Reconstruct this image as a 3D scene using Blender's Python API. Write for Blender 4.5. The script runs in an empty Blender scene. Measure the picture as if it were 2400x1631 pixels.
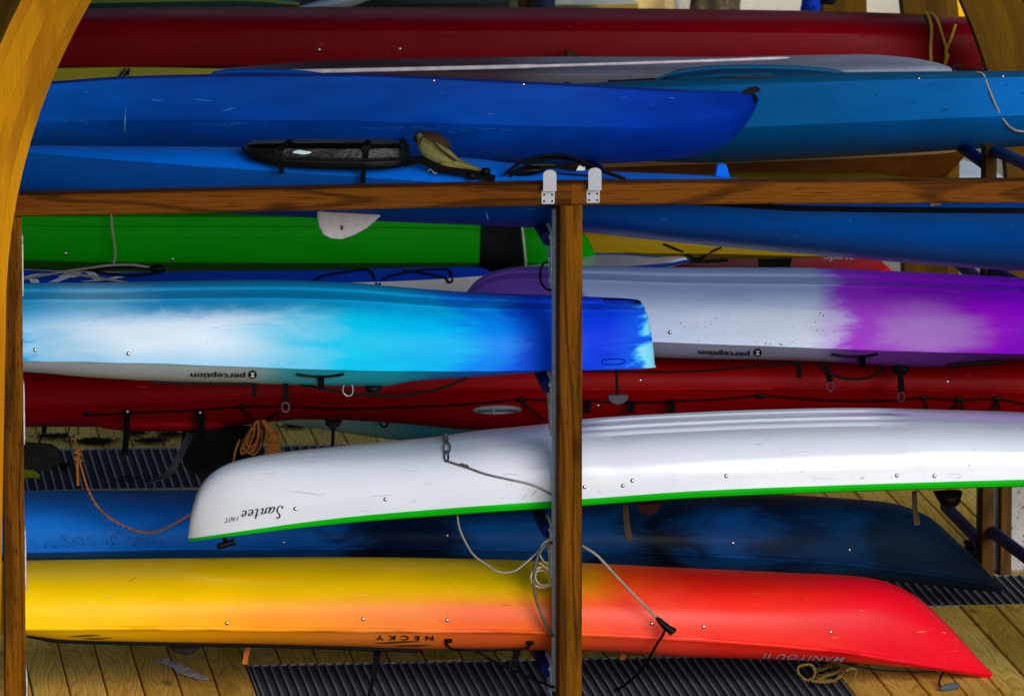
import bpy, bmesh, math, random
import numpy as np
from mathutils import Vector, Matrix
from mathutils.bvhtree import BVHTree

random.seed(7); rng = np.random.default_rng(7)
scene = bpy.context.scene
COL = scene.collection

# ------------------------------------------------------------------ camera
FOC = 17500.0                                   # focal length in photo pixels (2400 wide): a long telephoto
PITCH = math.atan(2565 / FOC)
YAW = math.atan(.10629 * math.cos(PITCH))
FWD = np.array([math.sin(YAW) * math.cos(PITCH), math.cos(YAW) * math.cos(PITCH), -math.sin(PITCH)])
RGT = np.array([math.cos(YAW), -math.sin(YAW), 0.0])
UPV = np.cross(RGT, FWD)
CAM = np.array([0, 0, 1.44]) - FWD * 29.1
cd = bpy.data.cameras.new('camera'); cam = bpy.data.objects.new('camera', cd); COL.objects.link(cam)
cam.matrix_world = Matrix(((RGT[0], UPV[0], -FWD[0], CAM[0]), (RGT[1], UPV[1], -FWD[1], CAM[1]),
                           (RGT[2], UPV[2], -FWD[2], CAM[2]), (0, 0, 0, 1)))
cd.sensor_width = 36; cd.lens = FOC / 2400 * 36; cd.clip_start = .5; cd.clip_end = 2000
cd.dof.use_dof = True; cd.dof.focus_distance = 29.3; cd.dof.aperture_fstop = 9.0
scene.camera = cam

# ------------------------------------------------------------------ sky, sun, exposure
SUN_EL, SUN_AZ = math.radians(18.5), math.radians(160)     # azimuth the light comes from (x = sin, y = cos)
w = bpy.data.worlds.new('World'); scene.world = w; w.use_nodes = True
nt = w.node_tree; nt.nodes.clear()
out = nt.nodes.new('ShaderNodeOutputWorld'); bg = nt.nodes.new('ShaderNodeBackground')
sky = nt.nodes.new('ShaderNodeTexSky'); sky.sky_type = 'NISHITA'; sky.sun_disc = False
sky.sun_elevation = SUN_EL; sky.sun_rotation = SUN_AZ; sky.air_density = 1.0; sky.dust_density = .5; sky.ozone_density = 2.0
bg.inputs['Strength'].default_value = .15
nt.links.new(sky.outputs[0], bg.inputs[0]); nt.links.new(bg.outputs[0], out.inputs[0])
sl = bpy.data.lights.new('sun', 'SUN'); so = bpy.data.objects.new('sun', sl); COL.objects.link(so)
sl.energy = 3.1; sl.angle = math.radians(34); sl.color = (1, .975, .95)
sd = Vector((math.sin(SUN_AZ) * math.cos(SUN_EL), math.cos(SUN_AZ) * math.cos(SUN_EL), math.sin(SUN_EL)))
so.rotation_euler = sd.to_track_quat('Z', 'Y').to_euler(); so.location = (0, -6, 9)
vs = scene.view_settings; vs.view_transform = 'Standard'; vs.look = 'None'; vs.exposure = -0.2; vs.gamma = 1.0; vs.use_curve_mapping = False
scene.cycles.max_bounces = 8

# ------------------------------------------------------------------ measuring helpers
def ray(x, y): return FWD + RGT * (x - 1200) / FOC + UPV * (815.5 - y) / FOC
def P(x, y, Y):
    d = ray(x, y); return CAM + d * ((Y - CAM[1]) / d[1])
def G(x, y, Z=0.0):
    d = ray(x, y); return CAM + d * ((Z - CAM[2]) / d[2])
def pix(q):
    v = np.asarray(q) - CAM; z = v @ FWD
    return 1200 + FOC * (v @ RGT) / z, 815.5 - FOC * (v @ UPV) / z
def curve(pts):
    """monotone cubic through (x, value) points"""
    xs = np.array([p[0] for p in pts], float); ys = np.array([p[1] for p in pts], float)
    if len(xs) < 3: return lambda x: float(np.interp(x, xs, ys))
    h = np.diff(xs); d = np.diff(ys) / h; m = np.zeros(len(xs)); m[0] = d[0]; m[-1] = d[-1]
    for i in range(1, len(xs) - 1):
        if d[i - 1] * d[i] > 0:
            w1 = 2 * h[i] + h[i - 1]; w2 = h[i] + 2 * h[i - 1]; m[i] = (w1 + w2) / (w1 / d[i - 1] + w2 / d[i])
    def f(x):
        x = min(max(x, xs[0]), xs[-1]); i = min(max(int(np.searchsorted(xs, x)) - 1, 0), len(h) - 1)
        t = (x - xs[i]) / h[i]
        return float((2*t**3-3*t**2+1)*ys[i] + (t**3-2*t**2+t)*h[i]*m[i] + (-2*t**3+3*t**2)*ys[i+1] + (t**3-t**2)*h[i]*m[i+1])
    return f

# ------------------------------------------------------------------ object helpers
def tag(o, label=None, cat=None, group=None, kind=None):
    if label: o['label'] = label
    if cat: o['category'] = cat
    if group: o['group'] = group
    if kind: o['kind'] = kind
    return o
def empty(name, loc):
    o = bpy.data.objects.new(name, None); COL.objects.link(o); o.location = loc; o.empty_display_size = .1; return o
def root_of(o):
    l = Vector((0, 0, 0))
    while o is not None: l += o.location; o = o.parent
    return l
def mesh_obj(name, V, Fs, m, parent=None, smooth=40, sub=None, loc=None):
    """V in world metres; the object's origin sits on its parent (or at loc)"""
    V = np.asarray(V, float)
    if loc is None: org = np.array(root_of(parent)) if parent else V.mean(0) * [1, 1, 0] + [0, 0, V[:, 2].min()]
    else: org = np.array(loc)
    me = bpy.data.meshes.new(name); me.from_pydata((V - org).tolist(), [], [tuple(f) for f in Fs]); me.update()
    if m is not None: me.materials.append(m)
    if smooth is not None:
        me.polygons.foreach_set('use_smooth', [True] * len(me.polygons))
        me.set_sharp_from_angle(angle=math.radians(smooth))
    o = bpy.data.objects.new(name, me); COL.objects.link(o)
    if parent: o.parent = parent
    else: o.location = org
    return o
def merge(*ms):
    V = []; Fs = []
    for v, f in ms:
        b = len(V); V += [tuple(q) for q in v]; Fs += [tuple(i + b for i in t) for t in f]
    return V, Fs
def box(x0, x1, y0, y1, z0, z1, bev=0.0):
    if bev <= 0:
        v = [(x, y, z) for x in (x0, x1) for y in (y0, y1) for z in (z0, z1)]
        return v, [(0, 1, 3, 2), (4, 6, 7, 5), (0, 4, 5, 1), (2, 3, 7, 6), (0, 2, 6, 4), (1, 5, 7, 3)]
    bm = bmesh.new(); r = bmesh.ops.create_cube(bm, size=1)
    for q in bm.verts: q.co = Vector(((x0 + x1) / 2 + q.co.x * (x1 - x0), (y0 + y1) / 2 + q.co.y * (y1 - y0), (z0 + z1) / 2 + q.co.z * (z1 - z0)))
    bmesh.ops.bevel(bm, geom=bm.edges[:], offset=bev, segments=1, affect='EDGES')
    bm.verts.index_update(); v = [tuple(q.co) for q in bm.verts]; f = [tuple(q.index for q in t.verts) for t in bm.faces]; bm.free(); return v, f
def smooth_path(pts, n=6):
    p = [np.asarray(q, float) for q in pts]
    if len(p) < 3: return p
    res = []
    for i in range(len(p) - 1):
        a = p[max(i - 1, 0)]; b = p[i]; c = p[i + 1]; d = p[min(i + 2, len(p) - 1)]
        for k in range(n):
            t = k / n
            res.append(.5 * ((2*b) + (-a + c)*t + (2*a - 5*b + 4*c - d)*t*t + (-a + 3*b - 3*c + d)*t**3))
    res.append(p[-1]); return res
def tube(pts, r, seg=8, n=6, smoothp=True, flat=1.0):
    p = smooth_path(pts, n) if smoothp else [np.asarray(q, float) for q in pts]
    V = []; Fs = []; up = np.array([0, 0, 1.0]); prev = None
    for i, q in enumerate(p):
        t = p[min(i + 1, len(p) - 1)] - p[max(i - 1, 0)]; L = np.linalg.norm(t); t = t / L if L > 1e-9 else np.array([1, 0, 0.])
        if prev is None:
            a = np.cross(t, up) if abs(t[2]) < .9 else np.cross(t, [0, 1, 0])
        else: a = prev - t * (prev @ t)
        a = a / (np.linalg.norm(a) + 1e-12); b = np.cross(t, a); prev = a
        rr = r[i * (len(r) - 1) // max(len(p) - 1, 1)] if isinstance(r, (list, tuple)) else r
        for k in range(seg):
            an = 2 * math.pi * k / seg; V.append(tuple(q + a * math.cos(an) * rr + b * math.sin(an) * rr * flat))
    for i in range(len(p) - 1):
        for k in range(seg):
            a = i * seg + k; b = i * seg + (k + 1) % seg; Fs.append((a, b, b + seg, a + seg))
    Fs.append(tuple(range(seg))[::-1]); Fs.append(tuple(range((len(p) - 1) * seg, len(p) * seg))); return V, Fs
def ribbon(pts, wid, th, n=6, side=(1, 0, 0)):
    """flat webbing strap: a swept rectangle, wide along `side`"""
    p = smooth_path(pts, n); V = []; Fs = []; s0 = np.array(side, float)
    for i, q in enumerate(p):
        t = p[min(i + 1, len(p) - 1)] - p[max(i - 1, 0)]; t = t / (np.linalg.norm(t) + 1e-12)
        s = s0 - t * (s0 @ t); s /= np.linalg.norm(s); nn = np.cross(t, s)
        wi = wid if not isinstance(wid, (list, tuple)) else wid[0] + (wid[1] - wid[0]) * i / (len(p) - 1)
        for a, b in ((-1, -1), (1, -1), (1, 1), (-1, 1)): V.append(tuple(q + s * a * wi / 2 + nn * b * th / 2))
    for i in range(len(p) - 1):
        for k in range(4): a = i*4+k; b = i*4+(k+1) % 4; Fs.append((a, b, b+4, a+4))
    Fs.append((3, 2, 1, 0)); m = (len(p)-1)*4; Fs.append((m, m+1, m+2, m+3)); return V, Fs
def slab(outline, Y, th, bev=.15):
    """plate cut to a pixel outline on the plane Y, with thickness along Y"""
    q = [P(x, y, Y) for x, y in outline]; c = np.mean(q, 0); n = len(q); V = []
    for dy, s in ((-th/2, 1 - bev * .25), (-th/2 * .6, 1), (th/2 * .6, 1), (th/2, 1 - bev * .25)):
        for a in q: b = c + (a - c) * s; V.append((b[0], b[1] + dy, b[2]))
    Fs = [tuple(range(n)), tuple(range(3*n, 4*n))[::-1]]
    for r in range(3):
        for k in range(n): a = r*n+k; b = r*n+(k+1) % n; Fs.append((a, a+n, b+n, b))
    return V, Fs
def pillow(outline, Y, th, n=4, jit=0.0):
    q = smooth_path([P(x, y, Y) for x, y in outline] + [P(*outline[0], Y)], n)[:-1]; c = np.mean(q, 0); m = len(q); V = []; Fs = []
    ss = (1, .97, .88, .72, .5, .25)
    for sg in (-1, 1):
        b0 = len(V)
        for s in ss:
            for a in q:
                b = c + (a - c) * s; j = (rng.random() - .5) * jit * (1 if s < 1 else 0)
                V.append((b[0], b[1] + sg * th / 2 * math.sqrt(max(1 - s * s, 0)) + j, b[2]))
        for r in range(len(ss) - 1):
            for k in range(m):
                a = b0 + r*m + k; b = b0 + r*m + (k+1) % m; Fs.append((a, b, b+m, a+m) if sg < 0 else (a, a+m, b+m, b))
        V.append((c[0], c[1] + sg * th / 2, c[2])); e = len(V) - 1; b = b0 + (len(ss)-1)*m
        for k in range(m): Fs.append((b+k, b+(k+1) % m, e) if sg < 0 else (b+(k+1) % m, b+k, e))
    return V, Fs
_dome = None
def dome_mesh(m):
    global _dome
    if _dome: return _dome
    V = [(0, 0, 1)]; Fs = []
    for i, (r, z) in enumerate(((.55, .83), (.95, .35), (1, 0), (1.0, -.3))):
        for k in range(10): an = k * math.pi / 5; V.append((r * math.cos(an), r * math.sin(an), z))
    for k in range(10): Fs.append((0, 1+k, 1+(k+1) % 10))
    for i in range(3):
        for k in range(10): a = 1+i*10+k; b = 1+i*10+(k+1) % 10; Fs.append((a, a+10, b+10, b))
    me = bpy.data.meshes.new('rivet'); me.from_pydata(V, [], Fs); me.materials.append(m)
    me.polygons.foreach_set('use_smooth', [True]*len(me.polygons)); _dome = me; return me

# ------------------------------------------------------------------ materials
def lin(h):
    if not isinstance(h, str): return tuple(h) + (1,)
    c = [int(h[i:i+2], 16) / 255 for i in (0, 2, 4)]
    return tuple(v / 12.92 if v < .04045 else ((v + .055) / 1.055) ** 2.4 for v in c) + (1,)
class NT:
    def __init__(s, name):
        s.m = bpy.data.materials.new(name); s.m.use_nodes = True; s.t = s.m.node_tree; s.b = s.t.nodes['Principled BSDF']
    def n(s, ty, **kw):
        q = s.t.nodes.new('ShaderNode' + ty)
        for k, v in kw.items(): setattr(q, k, v)
        return q
    def l(s, a, b): s.t.links.new(a, b)
    def val(s, inp, v):
        if hasattr(v, 'is_linked'): s.l(v, inp)
        else: inp.default_value = v
    def math(s, op, a, b=0.0, c=0.0, clamp=False):
        q = s.n('Math', operation=op); q.use_clamp = clamp
        for i, v in enumerate((a, b, c)): s.val(q.inputs[i], v)
        return q.outputs[0]
    def mix(s, f, a, b, mode='MIX'):
        q = s.n('Mix', data_type='RGBA', blend_type=mode)
        s.val(q.inputs[0], f); s.val(q.inputs[6], a); s.val(q.inputs[7], b); return q.outputs[2]
    def noise(s, vec, scale, detail=4, rough=.55, dist=0.0):
        q = s.n('TexNoise'); s.l(vec, q.inputs['Vector']); q.inputs['Scale'].default_value = scale
        q.inputs['Detail'].default_value = detail; q.inputs['Roughness'].default_value = rough; q.inputs['Distortion'].default_value = dist
        return q.outputs[0]
    def mapv(s, vec, scale=(1, 1, 1), loc=(0, 0, 0)):
        q = s.n('Mapping'); s.l(vec, q.inputs['Vector']); q.inputs['Scale'].default_value = scale; q.inputs['Location'].default_value = loc; return q.outputs[0]
    def ramp(s, f, stops, interp='LINEAR'):
        q = s.n('ValToRGB'); e = q.color_ramp; e.interpolation = interp; s.val(q.inputs[0], f)
        while len(e.elements) < len(stops): e.elements.new(.5)
        for el, (p, c) in zip(e.elements, stops): el.position = min(max(p, 0), 1); el.color = lin(c)
        return q.outputs[0]
    def rng(s, v, a, b, c=0.0, d=1.0, smooth=False):
        q = s.n('MapRange'); q.clamp = True
        if smooth: q.interpolation_type = 'SMOOTHSTEP'
        s.val(q.inputs['Value'], v)
        for k, x in zip(('From Min', 'From Max', 'To Min', 'To Max'), (a, b, c, d)): q.inputs[k].default_value = x
        return q.outputs[0]
    def bump(s, h, st, dist=.01):
        q = s.n('Bump'); q.inputs['Strength'].default_value = st; q.inputs['Distance'].default_value = dist; s.l(h, q.inputs['Height']); s.l(q.outputs[0], s.b.inputs['Normal'])
    def obj(s): return s.n('TexCoord').outputs['Object']
    def set(s, color=None, rough=None, metal=None, coat=None, spec=None):
        B = s.b.inputs
        if color is not None: s.val(B['Base Color'], color)
        if rough is not None: s.val(B['Roughness'], rough)
        if metal is not None: s.val(B['Metallic'], metal)
        if coat is not None: s.val(B['Coat Weight'], coat); B['Coat Roughness'].default_value = .12
        if spec is not None: B['Specular IOR Level'].default_value = spec
        return s.m
def simple(name, col, rough=.5, metal=0.0, vary=.25, scale=14, bump=.0, coat=None, spec=.1):
    k = NT(name); o = k.obj(); f = k.noise(o, scale, 5); c = lin(col)
    dark = tuple(v * (1 - vary) for v in c[:3]) + (1,); lite = tuple(min(v * (1 + vary * .6), 1) for v in c[:3]) + (1,)
    cc = k.mix(k.rng(f, .3, .7), dark, lite)
    if bump: k.bump(k.noise(o, scale * 3, 4), bump, .003)
    return k.set(cc, k.rng(f, .3, .7, rough * .85, min(rough * 1.15, 1)), metal, coat, spec)
def plastic(name, low, high=None, zs=None, rough=.36, dist=.25, nscale=2.2, grain=.0, scuff=.38, scuffcol='9fb4c8', mottle=.12, coat=None, spec=.04, dirt=0.0, cloud=None):
    """rotomoulded hull: pigment running along the boat (x, metres) in two bands (below / above zs), with scuffs"""
    k = NT(name); o = k.obj(); sx = k.n('SeparateXYZ'); k.l(o, sx.inputs[0])
    wob = k.math('MULTIPLY', k.math('SUBTRACT', k.noise(k.mapv(o, (.8, 1.2, 3.2)), nscale, 8, .66, 1.1), .5), dist)
    if grain: wob = k.math('ADD', wob, k.math('MULTIPLY', k.math('SUBTRACT', k.noise(o, 190, 2), .5), grain))
    x = k.math('ADD', sx.outputs[0], wob)
    def band(stops):
        if len(stops) == 1: return lin(stops[0][1])
        a, b = stops[0][0], stops[-1][0]
        return k.ramp(k.rng(x, a, b), [((q - a) / (b - a), c) for q, c in stops], 'EASE')
    c = band(low)
    if high:
        z = k.math('ADD', sx.outputs[2], k.math('MULTIPLY', wob, .25))
        c = k.mix(k.rng(z, zs[0], zs[1], smooth=True), c, band(high))
    if cloud:       # pale pigment swirl: colour, x0,x1,z0,z1, softness, amount
        for col, x0, x1, z0, z1, sft, amt in cloud:
            zz = k.math('ADD', sx.outputs[2], k.math('MULTIPLY', wob, .12)); xx = k.math('ADD', x, k.math('MULTIPLY', k.math('SUBTRACT', sx.outputs[2], (z0 + z1) / 2), .5))
            f = k.math('MULTIPLY', k.rng(xx, x0, x0 + sft, smooth=True), k.rng(xx, x1 - sft, x1, 1, 0, smooth=True))
            g = k.math('MULTIPLY', k.rng(zz, z0, z0 + sft * .22, smooth=True), k.rng(zz, z1 - sft * .22, z1, 1, 0, smooth=True))
            c = k.mix(k.math('MULTIPLY', k.math('MULTIPLY', f, g), amt), c, lin(col))
    if mottle:
        n = k.noise(k.mapv(o, (.6, 1, 2)), 5, 5, .6)
        c = k.mix(1.0, c, k.mix(k.rng(n, .3, .7), (1 - mottle*1.6,)*3 + (1,), (1, 1, 1, 1)), 'MULTIPLY')
    s1 = k.noise(k.mapv(o, (3.5, 6, 90)), 3, 3, .7); s2 = k.noise(k.mapv(o, (1, 1, 2.5)), 3.1, 4)
    sc = k.math('MULTIPLY', k.rng(s1, .60, .74), k.rng(s2, .5, .68))
    s3 = k.math('MULTIPLY', k.rng(k.noise(k.mapv(o, (60, 20, 4)), 2, 3, .7), .68, .76), k.rng(s2, .55, .6))
    sc = k.math('MULTIPLY', k.math('MAXIMUM', sc, s3), scuff)
    c = k.mix(sc, c, lin(scuffcol))
    if dirt:
        d = k.math('MULTIPLY', k.rng(k.noise(o, 60, 4, .7), .66, .72), k.rng(k.noise(o, 3.5, 3), .5, .62))
        c = k.mix(k.math('MULTIPLY', d, dirt), c, lin('2a2e2c'))
    k.bump(k.noise(k.mapv(o, (.8, 1, 1)), 9, 3, .5), .06, .02)
    return k.set(c, k.math('ADD', k.rng(s2, .3, .7, rough*.85, rough*1.2), k.math('MULTIPLY', sc, .3)), 0.0, coat, spec)
def wood(name, c0, c1, c2, axis='x', ring=26, incise=.0, rough=.7, rnd=True, knots=True, gscale=1.0, rmix=.5, blot=.55, fmix=.35):
    """c0 dark line, c1 mid, c2 light; grain runs along the axis; the figure differs from piece to piece"""
    k = NT(name); o = k.obj()
    if rnd:
        oi = k.n('ObjectInfo'); va = k.n('VectorMath', operation='ADD'); cx = k.n('CombineXYZ')
        r = k.math('MULTIPLY', oi.outputs['Random'], 37.0)
        for i in range(3): k.l(r, cx.inputs[i])
        k.l(o, va.inputs[0]); k.l(cx.outputs[0], va.inputs[1]); v = va.outputs[0]
    else: v = o
    st = {'x': (.55, 6, 6), 'y': (6, .55, 6), 'z': (6, 6, .55)}[axis]; st = tuple(a * gscale for a in st)
    fib = {'x': (6, 160, 160), 'y': (160, 6, 160), 'z': (160, 160, 6)}[axis]
    big = k.noise(k.mapv(v, st), 1.0, 1.5, .45, .15)
    ringv = k.math('SINE', k.math('MULTIPLY', big, ring * 3.0)); ringf = k.rng(ringv, .35, 1.0)
    fibre = k.noise(k.mapv(v, fib), 1.0, 4, .65)
    tone = k.noise(k.mapv(v, tuple(a * .35 for a in st)), 1.3, 3)
    c = k.mix(k.rng(tone, .3, .7), lin(c1), lin(c2)); c = k.mix(k.math('MULTIPLY', k.rng(k.noise(k.mapv(v, tuple(a * .5 for a in st)), 2.3, 3, .6), .5, .72), blot), c, lin(c0))
    c = k.mix(k.math('MULTIPLY', ringf, rmix), c, lin(c0))
    c = k.mix(k.math('MULTIPLY', k.rng(fibre, .46, .7), fmix), c, lin(c0))
    if rnd: c = k.mix(1.0, c, k.mix(oi.outputs['Random'], (.72, .70, .66, 1), (1, 1, 1, 1)), 'MULTIPLY')
    h = k.math('ADD', fibre, k.math('MULTIPLY', ringf, -.5))
    if knots:
        vo = k.n('TexVoronoi'); vo.inputs['Scale'].default_value = 1.0
        k.l(k.mapv(v, {'x': (1.6, 5, 5), 'y': (5, 1.6, 5), 'z': (5, 5, 1.6)}[axis]), vo.inputs['Vector'])
        kd = k.rng(k.math('ADD', vo.outputs['Distance'], k.math('MULTIPLY', k.math('SUBTRACT', fibre, .5), .05)), .06, .15, 1, 0)
        c = k.mix(k.math('MULTIPLY', kd, .6), c, tuple(a * .35 for a in lin(c0)[:3]) + (1,))
    if incise:
        ve = k.n('TexVoronoi'); ve.inputs['Scale'].default_value = 1.0; ve.inputs['Randomness'].default_value = .55
        k.l(k.mapv(v, {'x': (10, 62, 62), 'y': (62, 10, 62), 'z': (62, 62, 10)}[axis]), ve.inputs['Vector'])
        sl_ = k.rng(ve.outputs['Distance'], .07, .24, 1, 0)
        c = k.mix(k.math('MULTIPLY', sl_, incise), c, tuple(a * .2 for a in lin(c0)[:3]) + (1,)); h = k.math('SUBTRACT', h, k.math('MULTIPLY', sl_, 1.2))
    k.bump(h, .35, .003)
    return k.set(c, k.rng(fibre, .2, .8, rough * .85, min(1, rough * 1.15)), 0.0, None, .06)

M = {}
M['rivet'] = simple('stainless_rivet', 'b8b8ba', .22, 1.0, .15)
M['black'] = simple('black_plastic', '050506', .5, 0, .3, 20)
M['rubber'] = simple('black_rubber', '07080a', .65, 0, .3, 20)
M['webbing'] = simple('black_webbing', '050507', .9, 0, .3, 160, .3)
M['cordblack'] = simple('black_cord', '050506', .65, 0, .3, 80)
M['galv'] = simple('galvanised_steel', 'b4bac4', .5, .3, .32, 45, .15)
M['hooksteel'] = simple('zinc_plate', 'a4a6ae', .5, .35, .18, 60, .1)
M['hole'] = simple('screw_head', '15161a', .6, .4, .2)
M['post'] = wood('stained_post_wood', '221000', '6e4004', '945c08', 'z', 18, .85, .78, rmix=.6, fmix=.65)
M['beam'] = wood('stained_beam_wood', '221000', '643604', '8a5010', 'x', 18, .8, .75, rmix=.6, fmix=.6)
M['deckwood'] = wood('treated_deck_wood', '5a3e0a', 'dcac3a', 'ffd468', 'y', 44, .35, .75, gscale=1.0, rmix=.32, blot=.25)
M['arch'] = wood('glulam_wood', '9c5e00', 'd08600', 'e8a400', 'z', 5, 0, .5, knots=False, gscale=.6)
M['arch_shaded'] = wood('glulam_shaded_wood', '302000', '523800', '624400', 'z', 4, 0, .6, knots=False, gscale=.6)  # front arch's glulam darkened: shade farther back put into the colour
M['oldpost'] = wood('weathered_post_wood', '2a1b0a', '54381a', '6a4a24', 'z', 18, .2, .8)
M['pad'] = simple('blue_pipe_padding', '071458', .5, 0, .25, 30, .1)
M['gratedark'] = simple('dark_grating', '34343a', .7)
M['grate'] = simple('grey_grating', '7a7a80', .6, 0, .3, 40)
def ropemat(name, a, b):
    k = NT(name); wv = k.n('TexWave'); wv.bands_direction = 'DIAGONAL'; wv.inputs['Scale'].default_value = 55; wv.inputs['Distortion'].default_value = 1.5; k.l(k.obj(), wv.inputs['Vector'])
    k.bump(wv.outputs[1], .8, .004); return k.set(k.mix(k.rng(wv.outputs[1], .2, .7), lin(a), lin(b)), .85)
M['orange_rope'] = ropemat('orange_rope', '7a3e08', 'cc7c24')
M['yellow_rope'] = ropemat('yellow_rope', '4a3a08', '94741c')
M['lashing'] = ropemat('lashing_rope', 'b07808', 'f0b41c')
M['grey_cable'] = simple('grey_cable', '8a857c', .45, 0, .2, 60)
M['white_cable'] = simple('beige_cable', 'cdbfa6', .45, 0, .15, 60)
M['steel'] = simple('steel_wire', '7c7a74', .35, .9, .3, 90)
M['ink'] = simple('black_print', '08090b', .5, 0, .1)
M['greyink'] = simple('grey_print', '8d8fa0', .5, 0, .1)
M['brownink'] = simple('brown_print', '4a3a1a', .5, 0, .1)
M['whiteink'] = simple('white_print', 'e2e2e6', .5, 0, .05)
M['darkink'] = simple('faint_print', '2b3350', .5, 0, .1)

# ------------------------------------------------------------------ setting: water, ground, deck
def sheet(name, x0, x1, y0, y1, z, m):
    o = mesh_obj(name, [(x0, y0, z), (x1, y0, z), (x1, y1, z), (x0, y1, z)], [(0, 1, 2, 3)], m, smooth=None); o['kind'] = 'structure'; return o
k = NT('dark_water'); o_ = k.obj(); k.bump(k.noise(o_, 2.5, 4), .25, .05); M['water'] = k.set(lin('0b1512'), .08)
k = NT('pale_gravel'); o_ = k.obj()
c_ = k.mix(k.rng(k.noise(o_, 3, 6, .7), .3, .7), lin('8d8068'), lin('b9ad95')); c_ = k.mix(k.rng(k.noise(o_, 45, 3), .45, .7), c_, lin('6f6453'))
k.bump(k.noise(o_, 40, 4), .5, .03); M['gravel'] = k.set(c_, .9)
sheet('water', -300, 300, -300, 12.2, -.55, M['water'])
sheet('ground', -600, 600, 12.0, 900, -.02, M['gravel'])

# unseen dark bank added behind the shore to block low sky in the hulls' reflections
V = []; Fs = []; hx = np.linspace(-90, 110, 60); hy = [27, 29, 32, 36, 41, 47, 55, 66]
for j, y in enumerate(hy):
    for x in hx:
        z = -.05 if j == 0 else (y - 27) ** .8 * 1.05 + .9 * math.sin(x * .21 + j) + .8 * rng.normal() * (j > 1)
        V.append((x, y + .6 * math.sin(x * .3), z))
for j in range(len(hy) - 1):
    for i in range(len(hx) - 1): a = j * 60 + i; Fs.append((a, a + 1, a + 61, a + 60))
k = NT('sky_block_foliage'); o_ = k.obj(); c_ = k.ramp(k.noise(o_, 1.2, 7, .75), [(.3, '0c120a'), (.5, '26301a'), (.62, '4a5430'), (.75, '7a7450')]); k.bump(k.noise(o_, 2, 6, .7), 1.0, .6); M['bank'] = k.set(c_, .95, spec=.1)
sky_block_bank = mesh_obj('sky_block_bank', V, Fs, M['bank'], None, 60); sky_block_bank['kind'] = 'structure'

PITCHX = .1475; JX = G(218.6, 1503)[0]
XA0, XA1 = G(557, 1556)[0], G(2006, 1597)[0]
YA0, YA1 = -.55, G(800, 1553)[1]
YB0, YB1 = G(2300, 1417)[1], G(2372, 1358)[1] + .12
YC0, YC1 = G(300, 1145)[1], G(200, 1051)[1]
XB0 = .95; XC1 = 3.3
jo = merge(*[box(-4.2, 4.6, y, y + .05, -.24, -.045) for y in np.arange(-1.3, 11.5, .62)])
deck = mesh_obj('deck', jo[0], jo[1], M['oldpost'], smooth=None); tag(deck, kind='structure')
def plank(i, y0, y1):
    x0 = JX + i * PITCHX; key = (round(y1 - y0, 3))
    g = .0065; dz = random.uniform(-.0022, .0022)
    if key not in PM:
        v, f = box(0, PITCHX - g, 0, y1 - y0, -.04, 0, .004); me = bpy.data.meshes.new('plank'); me.from_pydata(v, [], f); me.materials.append(M['deckwood']); PM[key] = me
    o = bpy.data.objects.new('plank', PM[key]); COL.objects.link(o); o.parent = deck
    o.location = Vector((x0 + g / 2, y0, dz)) - deck.location; return o
PM = {}
NI = range(-17, 31)
for i in NI:
    xm = JX + (i + .5) * PITCHX; gp = .006
    edges = [-1.4]
    segs = []
    y = -1.4
    cuts = []
    if XA0 < xm < XA1: cuts.append((YA0, YA1))
    if xm > XB0: cuts.append((YB0, YB1))
    cuts.append((YC0, YC1)); cuts.append((11.4, 11.5))
    for a, b in cuts:
        if a - y > .05:
            if a - y > 4: m_ = y + (a - y) * (.62 if i % 2 else .5); plank(i, y, m_ - gp); plank(i, m_, a - gp)
            else: plank(i, y, a - gp)
        y = b + gp
def grating(x0, x1, y0, y1, label, cp=.042, lp=.0375):
    t = empty('floor_grating', ((x0+x1)/2, (y0+y1)/2, 0)); tag(t, label, 'grating', 'dark floor gratings set into the deck')
    L = merge(*[box(x - .0038, x + .0038, y0, y1, -.03, .001) for x in np.arange(x0 + .02, x1 - .01, lp)])
    q = mesh_obj('bearing_bars', L[0], L[1], M['grate'], t, smooth=None); q['kind'] = 'stuff'
    L = merge(*[box(x0, x1, y - .005, y + .005, -.028, -.006) for y in np.arange(y0 + .02, y1 - .01, cp)])
    q = mesh_obj('cross_bars', L[0], L[1], M['gratedark'], t, smooth=None); q['kind'] = 'stuff'
    L = merge(box(x0, x1, y0, y0 + .006, -.03, .0), box(x0, x1, y1 - .006, y1, -.03, .0), box(x0, x0 + .006, y0 + .006, y1 - .006, -.03, 0), box(x1 - .006, x1, y0 + .006, y1 - .006, -.03, 0))
    mesh_obj('edge_frame', L[0], L[1], M['grate'], t, smooth=None)
def snap(x): return JX + round((x - JX) / PITCHX) * PITCHX
XA0, XA1 = snap(XA0), snap(XA1)
grating(XA0 + .004, XA1 - .004, YA0, YA1, 'dark grating nearest the viewer, under the yellow to red kayak')
grating(snap(XB0) + .004, 4.4, YB0, YB1, 'dark grating under the pointed end of the navy kayak')
grating(-4.0, 4.4, YC0, YC1, 'dark grating farthest back, under the red kayak\'s hanging straps', cp=.05, lp=.042)

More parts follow.
